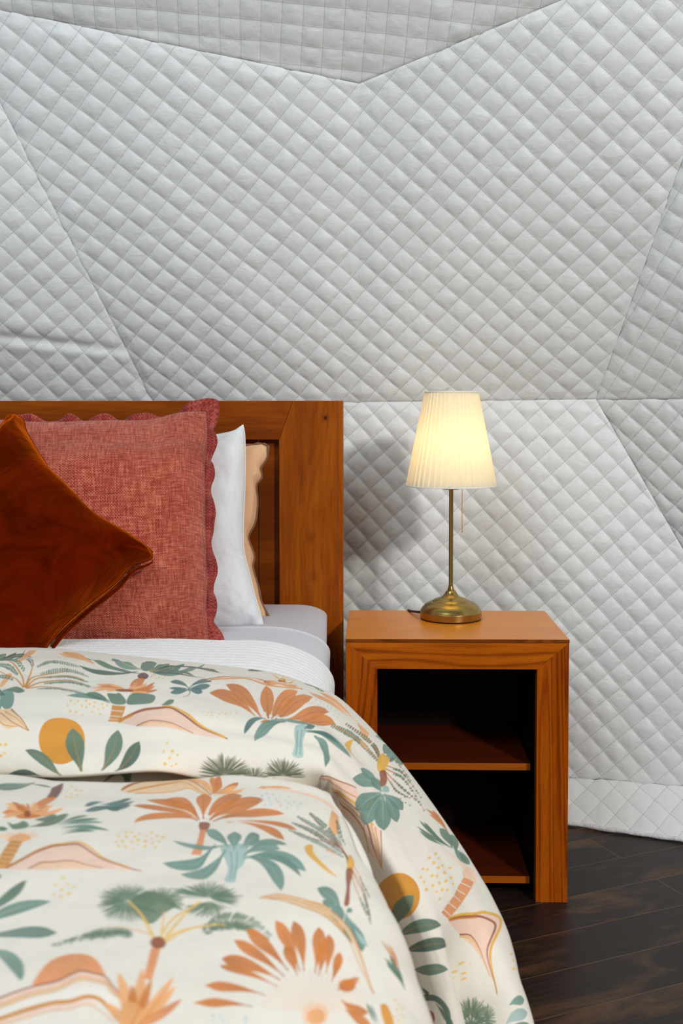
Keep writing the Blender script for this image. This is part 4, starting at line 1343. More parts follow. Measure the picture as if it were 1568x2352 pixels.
  ('E',[-1172,-297],[12.86,5.36],0),
  ('L',[127,-370,810,-584],[6.43,-0.04,0.5,-1],0),
  ('L',[127,-351,1051,-496],[6.43,-0.04,0.5,-1],0),
  ('L',[167,-329,1158,-415],[6.96,-0.04,0.5,-1],2),
  ('L',[208,-289,1292,-228],[7.5,-0.04,0.5,-1],0),
  ('L',[208,-249,984,-329],[6.96,-0.04,0.5,-1],2),
  ('L',[208,-142,958,-201],[5.36,-0.04,0.5,-1],0),
  ('L',[234,-196,1145,-249],[5.89,-0.04,0.5,-1],2),
  ('F',[-810,-88],[58.93,18.75,180,360,40,1.88,0.15],7),
  ('F',[-810,-8],[40.18,18.75,180,360,30,2.14,0.3],7),
  ('P',[-1025,-48,-810,-169,-596,-129,-502,-48,-676,46,-984,32],[1],6),
  ('P',[-984,-3,-698,40,-1046,629,-1292,629,-1212,340],[0],8),
  ('S',[-1014,61,-733,99],[1.34,1.34],16),
  ('S',[-1061,162,-788,193],[1.34,1.34],16),
  ('S',[-1108,263,-844,288],[1.34,1.34],16),
  ('S',[-1155,364,-900,382],[1.34,1.34],16),
  ('S',[-1202,465,-955,476],[1.34,1.34],16),
  ('S',[-1250,566,-1011,571],[1.34,1.34],16),
 ]),
 ('M', [0.48242,-0.00395,0.05653,-0.00077,-0.00215,0.00137,0.00083,0.00123,-0.00133,0.01252,0.47234,0.01194,0.00217,0.00027,-0.00145,-0.0011,0.00031,0.00014,0.00043,-0.00082], [
  ('P',[-1560,265,-1212,62,-891,-99,-542,-233,-355,-281,20,-335,288,-254,583,-46,931,142,1252,263,1560,335,449,297,-1051,303],[1],10),
  ('P',[-1051,292,-757,147,-489,131,-221,110,47,121,288,201,663,271,-87,289],[1],7),
  ('S',[-1560,260,-1212,75,-891,-78,-542,-201,-355,-246,20,-281,181,-238,449,-72,850,129,1252,271,1560,329],[5.89,2.14],11),
  ('S',[-542,-244,-355,-281,20,-335,288,-260,583,-56,931,131,1306,271],[4.29,3.21],18),
  ('S',[-1560,254,-1212,62,-891,-99,-542,-233,-301,-287],[3.75,3.75],8),
  ('S',[-1051,292,-757,142,-489,129,-221,102,47,115,288,196,663,271],[2.95,1.61],11),
  ('S',[-1011,292,-743,179,-489,163,-221,142,47,158,234,201],[1.61,1.34],16),
 ]),
 ('M', [0.38557,-0.00442,0.14463,0.00098,-0.00204,-0.1186,-0.00027,-0.01671,0.00483,-0.00531,0.48172,0.01549,-0.00048,0.0014,-0.00318,0.00141,0.00037,0.00016,0.00112,-0.00094], [
  ('L',[-214,31,509,-141],[8.04,0.04,0.5,-1],4),
  ('L',[-241,58,576,-60],[7.5,0.04,0.5,-1],4),
  ('L',[-161,106,496,20],[9.64,0.04,0.5,-1],4),
  ('L',[134,100,-576,149],[9.64,0.04,0.5,-1],4),
  ('L',[-134,-23,-576,58],[7.5,0.04,0.5,-1],4),
  ('L',[-107,106,295,79],[11.79,0.04,0.5,-1],4),
  ('L',[161,-55,455,-149],[6.43,0.04,0.5,-1],4),
 ]),
 ('M', [0.45601,-0.00126,0.06788,0.00029,0.01129,-0.02458,-0.00333,5e-05,0.00375,-0.00348,0.49192,0.0155,-6e-05,0.00142,-0.0019,0.00118,0.0002,-0.00038,0.0007,-0.00029], [
  ('D',[-308,-188,-169,-188,0,-147,281,-193,402,-107,536,-75,-482,-94,-295,-80,-94,-80,147,-102,281,-32,-388,27,-27,0,134,27,-536,48,-174,40,-27,107,295,67,447,32,-482,134,-321,147,134,139,362,166,-142,193],[5.36],14),
 ]),
 ('M', [0.52782,-0.00264,0.06991,0.0001,0.00806,0.0048,-0.00063,-0.0011,-0.00129,-0.0089,0.47056,0.01109,0.00037,-6e-05,-0.001,0.00015,9e-05,-8e-05,-0.00012,0.0009], [
  ('D',[-19,-217,-179,-51,88,-72,228,-16,-54,64,-228,163,110,150,-64,217],[5.89],14),
 ]),
 ('M', [0.58807,-0.00082,0.0566,-0.00023,0.00097,-0.00385,-0.00073,0.00027,0.00027,0.00026,0.45983,0.01057,0.00368,-9e-05,-0.00095,0.0005,-0.00012,-7e-05,7e-05,-0.00029], [
  ('L',[-713,-328,338,-1105],[22.5,0.05,0.5,-1],0),
  ('L',[-980,-7,889,-607],[24.11,-0.05,0.5,16],2),
  ('L',[-1034,234,1034,100],[27.86,-0.03,0.65,8],2),
  ('L',[-605,502,198,1239],[34.82,-0.2,0.5,8],2),
  ('L',[-391,-1092,-257,-1239],[10.71,0,0.5,-1],0),
 ]),
 ('M', [0.59667,-0.00043,0.05515,-0.00023,-0.00054,-0.00583,-5e-05,2e-05,-0.001,0.00077,0.48914,0.01147,0.00159,0.00199,-0.00093,0.00066,0.00084,-4e-05,9e-05,-0.00062], [
  ('F',[-134,-777],[77.68,49.55,0,360,70,3.48,0.55],20),
  ('F',[643,-777],[53.57,40.18,150,390,40,3.48,0.6],20),
  ('P',[-27,-750,402,-268,750,-536,964,-750,429,-1018],[1],20),
  ('F',[-80,-790],[80.36,50.89,20,330,50,1.88,0.3],0),
  ('S',[522,54,241,-482,-94,-804],[8.04,3.21],14),
  ('S',[670,54,729,-589],[6.43,2.14],14),
  ('S',[750,54,1125,-482,1446,-804],[6.96,2.68],14),
  ('S',[509,0,161,-121,-241,-201,-589,-201,-964,-121],[5.36,1.88],16),
  ('S',[777,134,1125,-107,1500,-241,1768,-268],[5.89,2.41],16),
  ('V',[27,-107,-241,-193,-643,-198,-1018,-121,-1768,134],[32.14,46,2,60],20),
  ('V',[-54,-134,-375,-174,-911,-134,-1554,54],[21.43,34,2,55],0),
  ('E',[611,161],[16.61,14.46],11),
  ('P',[461,289,664,289,482,1018,295,978],[0],19),
 ]),
 ('M', [0.66208,-0.00122,0.03708,-0.00055,0.00014,-0.00755,0.0001,0.0001,0.00049,0.00373,0.47295,0.00891,0.00268,0.00012,-0.00055,-4e-05,0.00018,0.0001,0.00021,0.00024], [
  ('P',[-362,-123,-214,-471,27,-739,321,-873,589,-908,911,-860,1152,-686,1307,-351,1286,-177,268,-96],[1],19),
  ('P',[-1661,252,-1125,86,-321,-155,161,-257,482,-404,723,-498,1018,-458,1286,-386,1446,-177,1661,51,1661,332,1446,493,1152,225,857,252,-54,439,-1125,707,-1661,868],[1],17),
  ('S',[-1661,354,-1125,188,-321,-54,161,-155,482,-308,723,-407,1018,-372,1286,-304,1446,-106,1661,92],[11.79,10.71],10),
  ('S',[-1661,455,-1125,289,-321,48,161,-54,482,-211,723,-315,1018,-285,1286,-223,1446,-34,1661,132],[9.11,8.04],16),
  ('S',[-1661,407,-1125,241,-321,0,161,-102,482,-257,723,-358,1018,-326,1286,-261,1446,-68,1661,113],[1.88,1.61],19),
  ('S',[-1661,498,-1125,332,-321,91,161,-11,482,-170,723,-276,1018,-249,1286,-189,1446,-4,1661,149],[1.88,1.61],8),
  ('S',[-1661,263,-1125,96,-321,-145,161,-246,482,-394,723,-489,1018,-449,1286,-377,1446,-169,1661,55],[4.55,3.75],11),
  ('S',[-1661,734,-1125,587,-455,391,80,257,482,212,857,96,1152,139,1366,332,1554,573],[10.71,9.11],8),
  ('S',[-1661,841,-1125,694,-455,498,80,359,482,319,857,212,1098,265],[9.11,6.43],10),
  ('S',[-1661,908,-1125,761,-455,568,80,426,482,386,857,273,1232,439,1500,707],[2.41,2.14],19),
 ]),
 ('M', [0.66462,-0.00043,0.03653,-0.00027,0.00077,-0.00457,-0.0004,0.00032,-0.00106,0.00338,0.49499,0.01177,0.00206,0.00128,-0.00026,0.00058,0.00047,9e-05,0.00015,0.00015], [
  ('L',[-321,676,-589,-642],[29.46,0.04,0.3,-1],6),
  ('L',[-321,676,-27,-730],[29.46,0.04,0.3,-1],6),
  ('L',[-321,676,188,-502],[21.43,0.04,0.3,-1],5),
  ('L',[-321,676,702,-569],[22.5,0.04,0.3,-1],6),
  ('L',[-321,676,745,-328],[23.04,0.04,0.3,-1],6),
  ('L',[-321,676,884,-20],[22.5,0.04,0.3,-1],19),
  ('L',[-321,676,-884,60],[24.11,0.04,0.3,-1],6),
  ('L',[-321,676,-268,-342],[24.11,0.04,0.3,-1],5),
  ('P',[-563,569,-455,87,-134,87,27,408,-214,730],[1],6),
  ('S',[-268,569,-40,60],[3.75,2.14],5),
  ('S',[-134,596,455,-127],[3.21,1.61],5),
 ]),
 ('M', [0.57403,-0.00044,0.05858,-0.00154,-0.00018,-0.00997,-0.00111,4e-05,-0.00451,0.00447,0.52904,0.0407,-0.00305,0.00815,-0.00385,0.00489,-0.00368,-0.00012,0.00261,-0.00407], [
  ('F',[-258,-495],[91.84,43.05,195,380,40,3.44,0.55],20),
  ('F',[-230,-423],[57.4,43.05,20,170,26,3.44,0.5],20),
  ('F',[-258,-495],[88.97,43.05,200,400,30,2.01,0.3],0),
  ('V',[-373,294,-115,122,316,36,717,93,1205,380],[43.05,44,0,60],20),
  ('F',[316,179],[66.01,22.96,170,380,24,3.44,0.6],20),
  ('S',[-1119,495,-804,294,-517,179,-29,108,258,136],[6.31,2.3],14),
  ('S',[-1205,323,-804,-108,-430,-423],[6.89,2.58],14),
 ]),
 ('M', [0.31447,0.00188,0.21487,-0.00678,-0.11543,-0.26533,-0.00042,0.01393,0.29941,0.09629,0.56407,0.06269,-0.05621,0.01066,-0.01749,0.02435,-0.00082,0.00038,-0.01565,0.01299], [
  ('P',[-1406,0,-1291,-143,-1062,-215,-717,-224,-344,-172,-172,0,-717,29],[1],19),
  ('P',[-1923,92,-1291,-29,-861,-80,-459,-100,-143,6,0,143,-143,195,-488,57,-1004,109,-1578,143],[1],16),
  ('S',[-1952,109,-1291,-23,-861,-75,-459,-95,-201,0,86,201],[2.01,1.72],11),
  ('S',[-1751,126,-1291,52,-861,-6,-488,-23,-201,109,86,201],[1.72,1.43],8),
  ('S',[-1578,143,-1004,109,-488,57,-172,172],[2.3,1.72],6),
  ('S',[-172,166,143,224,689,215],[2.01,1.15],19),
  ('L',[86,172,-230,-149],[11.48,0.05,0.5,-1],6),
  ('L',[86,172,-57,-86],[11.48,0.05,0.5,-1],6),
  ('L',[86,172,201,-143],[17.22,0.05,0.5,-1],5),
  ('L',[86,172,344,-158],[13.2,0.05,0.5,-1],5),
  ('L',[86,172,689,-72],[12.63,0.05,0.5,-1],5),
  ('L',[86,172,631,-14],[11.48,0.05,0.5,-1],6),
  ('L',[86,172,832,52],[7.46,0.05,0.5,-1],6),
  ('L',[86,172,545,43],[11.48,0.05,0.5,-1],6),
  ('L',[86,172,775,115],[4.59,0.05,0.5,-1],6),
  ('L',[1952,158,1062,43],[7.46,0.04,0.5,-1],6),
  ('S',[1148,0,1578,43,1952,138],[1.72,1.15],5),
 ]),
 ('M', [0.42675,-0.00388,0.08866,-0.00293,0.00382,-0.03236,-0.0009,0.00168,0.00111,0.00897,0.54953,0.05298,-0.01521,0.0087,-0.01167,0.00829,-0.00142,-0.00167,0.00351,-0.00273], [
  ('L',[-276,-155,-284,-720],[38.46,0.02,0.6,11],5),
  ('L',[-189,-155,565,-692],[29.85,-0.07,0.5,11],5),
  ('L',[-118,-135,1036,-577],[29.85,-0.06,0.5,11],5),
  ('L',[-32,-106,1553,-267],[17.79,-0.06,0.5,11],5),
  ('L',[255,-77,1868,123],[12.05,-0.06,0.7,-1],5),
  ('L',[313,-55,1547,353],[17.22,-0.1,0.7,-1],5),
  ('L',[-390,-135,-1266,-548],[26.4,0.1,0.5,11],5),
  ('L',[-462,-141,-1524,-548],[17.22,0.08,0.5,-1],5),
  ('L',[-476,-135,-1840,-399],[10.33,0.05,0.5,-1],5),
  ('L',[-491,-123,-1868,-26],[12.63,0.1,0.5,-1],5),
  ('L',[-296,-109,-387,-201],[6.89,0,0.5,-1],17),
  ('L',[-210,-118,-129,-221],[6.89,0,0.5,-1],17),
  ('L',[-316,-181,-350,-273],[6.89,0,0.5,-1],17),
  ('L',[-221,-187,-187,-278],[6.89,0,0.5,-1],17),
  ('P',[-410,-89,-123,-77,-189,89,-419,95],[1],11),
  ('P',[-428,75,-204,83,-433,720,-706,706],[0],19),
 ]),
 ('M', [0.48115,-0.00333,0.05263,-0.00272,0.00036,-0.00179,-0.00066,0.00145,-0.0041,0.02595,0.56284,0.05262,-0.00766,0.00577,-0.00707,0.00178,-0.0018,-0.00058,0.00227,-0.0098], [
  ('P',[-301,-270,-14,-356,301,-327,215,46,72,218,20,499,-230,476,-129,161],[1],3),
  ('S',[-72,-184,-43,103,-100,448],[2.3,1.43],2),
  ('S',[72,-184,57,103,-29,448],[2.3,1.43],2),
  ('L',[-158,-327,-1435,-471],[12.63,-0.1,0.5,3],2),
  ('L',[-416,-342,-1636,60],[21.81,-0.16,0.5,3],2),
  ('L',[-187,-212,-1335,290],[28.7,-0.18,0.5,3],2),
  ('L',[-129,-270,-669,-706],[22.96,0.1,0.5,3],2),
  ('L',[0,-212,0,-666],[31.57,0,0.6,3],2),
  ('L',[158,-270,531,-591],[28.7,-0.05,0.6,3],2),
  ('L',[215,-270,1148,-362],[16.07,-0.1,0.5,3],2),
  ('L',[215,-126,990,-241],[20.09,-0.15,0.5,3],2),
  ('L',[215,-69,1636,276],[24.11,-0.14,0.5,3],2),
  ('L',[273,-98,1507,376],[14.35,-0.16,0.5,-1],2),
  ('L',[330,-98,1019,706],[29.85,-0.2,0.5,3],2),
 ]),
 ('M', [0.3503,-0.02377,0.13521,-0.00883,0.00704,-0.03689,0.00316,0.0017,0.03241,-0.01985,0.66045,0.08254,-0.05322,0.01809,-0.04502,0.07367,0.00422,-0.02378,0.02612,-0.01832], [
  ('D',[-330,-187,-187,-172,-29,-115,-430,-143,-273,-86,-115,-57,172,-129,-416,-43,-258,0,100,-43,301,-14,445,43,-344,66,-215,72,172,43,244,100,387,100,158,152,387,187,-445,-100,-72,0],[4.02],15),
  ('D',[-14,29,9,100],[3.44],16),
 ]),
 ('M', [0.40473,-0.03137,0.10405,-0.01551,0.01597,-0.02284,-0.00504,0.0081,0.00646,-0.00295,0.68222,0.09412,-0.04985,0.0356,-0.0487,0.02244,0.01337,-0.02443,0.00878,-0.00555], [
  ('P',[502,-405,631,-362,723,-232,695,169,545,11,488,-132],[1],6),
  ('S',[-947,-959,-230,-855,287,-677,603,-448],[2.3,8.61],7),
  ('V',[775,385,488,11,72,-319],[13.2,24,0,35],0),
  ('V',[775,442,344,40,-149,-247],[13.2,26,0,35],2),
  ('V',[804,557,287,155,-258,-98],[13.2,28,0,35],0),
  ('V',[804,672,258,298,-350,69],[13.2,28,0,35],2),
  ('V',[904,385,775,69,646,-189],[11.48,18,0,35],0),
  ('V',[689,643,545,528,459,499],[8.61,8,0,40],6),
  ('S',[947,959,775,442,72,-319],[2.87,1.15],11),
  ('S',[947,959,775,442,-149,-247],[2.87,1.15],11),
  ('S',[947,959,775,442,-258,-98],[2.87,1.15],11),
  ('S',[947,959,775,442,-350,69],[2.87,1.15],11),
  ('S',[947,959,775,270,646,-189],[2.87,1.15],11),
 ]),
 ('M', [0.46213,-0.02096,0.07165,-0.01051,0.02754,-0.0392,-0.00359,0.00253,-0.02247,0.0203,0.6785,0.07575,-0.03512,0.02061,-0.04218,0.03447,0.00781,-0.01846,0.03669,-0.01698], [
  ('P',[-380,-296,-309,-364,-194,-359,-165,-187,7,43,380,364,122,230,-165,14,-309,-129],[1],18),
 ]),
 ('M', [0.5589,-0.01513,0.0621,-0.00528,0.00511,-0.01706,-0.00075,0.00159,0.00115,0.0062,0.62508,0.05263,-0.01456,0.00621,-0.0104,0.01155,0.00194,-0.00359,0.00332,-0.00374], [
  ('P',[-1069,-474,-796,-551,-509,-560,65,-430,495,-301,782,43,1012,316,1069,560,725,215,352,-86,-79,-253,-509,-396],[1],16),
  ('S',[-1069,-474,-796,-545,-509,-554,65,-425,495,-296,782,52,1040,344],[2.3,2.3],8),
  ('S',[-940,-474,-509,-474,7,-344,409,-172,753,143,1040,430],[1.72,2.01],5),
  ('S',[-825,-459,-509,-402,-79,-258,352,-92,725,207,1069,560],[1.72,4.02],8),
 ]),
 ('M', [0.62429,-0.00904,0.04779,-0.00308,0.00137,-0.00374,-0.00027,0.00041,0.00066,-0.00037,0.59074,0.04406,-0.00358,0.00279,-0.00374,0.00165,0.00056,-0.00085,0.00014,-0.00023], [
  ('S',[501,965,-471,900],[1.43,2.01],7),
  ('S',[506,940,-448,783],[1.43,2.01],7),
  ('S',[514,916,-406,668],[1.43,2.01],7),
  ('S',[527,893,-345,559],[1.43,2.01],7),
  ('S',[543,871,-267,456],[1.43,2.01],7),
  ('S',[563,851,-173,362],[1.43,2.01],7),
  ('S',[586,833,-64,277],[1.43,2.01],7),
  ('S',[611,818,57,203],[1.43,2.01],7),
  ('S',[639,805,190,142],[1.43,2.01],7),
  ('S',[669,794,332,94],[1.43,2.01],7),
  ('S',[700,787,481,60],[1.43,2.01],7),
  ('S',[732,783,633,41],[1.43,2.01],7),
  ('S',[764,782,788,36],[1.43,2.01],7),
  ('S',[797,784,943,47],[1.43,2.01],7),
  ('S',[828,790,1094,72],[1.43,2.01],7),
  ('S',[859,798,1240,111],[1.43,2.01],7),
  ('S',[888,809,1379,164],[1.43,2.01],7),
  ('S',[915,823,1508,231],[1.43,2.01],7),
  ('S',[939,840,1625,309],[1.43,2.01],7),
  ('S',[961,859,1728,397],[1.43,2.01],7),
  ('S',[980,879,1816,495],[1.43,2.01],7),
  ('S',[994,902,1887,601],[1.43,2.01],7),
  ('S',[1006,926,1941,712],[1.43,2.01],7),
  ('S',[1013,950,1976,828],[1.43,2.01],7),
  ('S',[1016,975,1991,947],[1.43,2.01],7),
  ('S',[1015,1000,1987,1065],[1.43,2.01],7),
  ('L',[414,36,-137,-1098],[28.7,0.04,0.6,11],5),
  ('L',[514,36,270,-1078],[29.85,0.04,0.6,11],5),
  ('L',[758,79,830,-934],[29.85,0.04,0.6,11],5),
  ('L',[1016,93,1051,-773],[24.68,0.04,0.6,11],5),
  ('L',[1131,294,1309,-372],[21.81,0.04,0.6,11],5),
  ('L',[155,36,-806,-897],[29.85,0.04,0.6,11],5),
  ('L',[55,179,-1093,-639],[27.55,0.04,0.6,11],5),
  ('L',[-45,265,-1389,-245],[31,0.04,0.6,11],5),
  ('L',[-103,438,-1457,-79],[17.22,0.04,0.6,11],5),
  ('L',[-390,633,-1839,386],[24.11,0.04,0.6,11],5),
  ('L',[-677,903,-1991,805],[21.24,0.04,0.6,11],5),
  ('L',[356,151,69,-509],[22.96,0.04,0.6,11],5),
  ('L',[844,151,930,-624],[22.96,0.04,0.6,11],5),
  ('E',[758,1055],[30.13,27.26],7),
  ('E',[772,1098],[20.09,17.22],6),
 ]),
 ('M', [0.6784,-0.00075,0.03229,-0.00118,-0.00143,-0.00223,-0.00224,0.00103,-0.0006,8e-05,0.54274,0.0382,0.00401,-0.007,-0.00177,0.00099,0.01053,-0.00069,-0.00019,6e-05], [
  ('D',[-380,-79,-194,-70,380,-22,-380,36,-136,36,380,79],[5.74],15),
 ]),
 ('M', [0.62968,-0.01982,0.04869,-0.00485,0.00241,-0.00248,-0.00083,-0.001,0.00284,-0.00229,0.66584,0.05519,-0.01089,0.00746,-0.00584,0.00116,0.00206,-0.00025,-0.00188,0.00155], [
  ('E',[-143,-207],[19.77,15.31],5),
  ('L',[-367,-96,143,-383],[19.13,0,0.5,-1],5),
  ('L',[-271,128,351,415],[22.32,0.1,0.5,-1],5),
  ('L',[-175,351,430,765],[22.32,0,0.5,-1],5),
  ('L',[-430,-574,-271,-765],[12.76,0,0.5,-1],5),
 ]),
 ('M', [0.54954,-0.0235,0.06376,-0.00936,0.00696,-0.00601,-0.00189,0.00353,-0.00146,-0.00058,0.66845,0.06459,-0.02167,0.01713,-0.01942,0.0087,0.00493,-0.00926,0.00655,-0.00116], [
  ('P',[159,-1507,271,-1602,319,-1379,255,-1188,143,-1220],[1],18),
  ('P',[112,-1204,271,-1172,207,-837,207,-486,102,-486,134,-837],[1],11),
  ('S',[223,-1252,478,-837,670,-199],[2.23,0.96],5),
  ('V',[478,-837,670,-199],[6.38,10,0,30],0),
  ('S',[239,-1188,510,-678,702,-40],[2.23,0.96],5),
  ('V',[510,-678,702,-40],[6.38,10,0,30],0),
  ('S',[255,-1315,446,-1060,654,-582],[2.23,0.96],5),
  ('V',[446,-1060,654,-582],[6.38,10,0,30],0),
  ('S',[230,-1124,415,-614,606,-231],[2.23,0.96],5),
  ('V',[415,-614,606,-231],[6.38,10,0,30],0),
  ('L',[32,-359,-494,-885],[26.79,0.1,0.5,3],2),
  ('L',[-32,-359,-383,-582],[19.13,0,0.5,-1],2),
  ('E',[-48,-231],[15.94,24.23],2),
  ('L',[143,-263,255,423],[27.42,0,0.5,3],2),
  ('L',[207,-136,517,668],[22.32,-0.05,0.5,3],2),
  ('L',[159,-295,271,-391],[12.76,0,0.5,-1],2),
  ('L',[319,151,622,566],[11.48,0,0.5,-1],3),
  ('S',[-797,-486,-415,-359,-64,-104,239,279,510,853,797,1602],[19.13,1.91],16),
  ('S',[-797,-534,-415,-397,-32,-136,287,279,542,853,797,1602],[2.55,1.59],5),
  ('S',[-797,-423,-446,-295,-128,-40,175,343,446,885,781,1593],[2.23,1.59],8),
 ]),
 ('M', [0.58278,-0.0325,0.05478,-0.02184,0.02094,-0.01247,-0.01137,0.01707,-0.01508,0.00521,0.70816,0.07549,-0.0183,0.03705,-0.03515,0.0152,0.02239,-0.03216,0.02403,-0.00623], [
  ('D',[-635,-143,-593,-16,-513,-80,-450,143,-545,207,-482,367,-418,430],[3.83],16),
  ('L',[635,590,140,-143],[7.02,0.05,0.5,-1],0),
  ('L',[603,558,252,-143],[7.02,0.05,0.5,-1],0),
  ('L',[571,494,188,-16],[7.02,0.05,0.5,-1],0),
  ('L',[443,175,252,-207],[7.02,0.05,0.5,-1],0),
  ('L',[443,175,61,-590],[3.83,0.04,0.5,-1],5),
  ('L',[443,143,188,-526],[3.83,0.04,0.5,-1],5),
  ('L',[475,175,268,-494],[3.83,0.04,0.5,-1],5),
 ]),
 ('M', [0.63681,-0.02659,0.04917,-0.01007,0.01149,-0.00674,-0.00543,0.00777,-0.00526,0.00058,0.70349,0.06644,-0.01585,0.01734,-0.01722,0.00557,0.00871,-0.01151,0.00658,-0.00039], [
  ('P',[-112,-239,16,-271,128,-80,207,207,96,367,-48,80],[1],9),
  ('D',[239,-367,319,-271,271,-143,399,-175,351,-16,430,16,303,112,399,175,223,16],[4.46],14),
  ('L',[-207,207,-430,-303],[6.38,0,0.5,-1],0),
  ('L',[-143,207,-335,-271],[5.1,0,0.5,-1],2),
 ]),
]
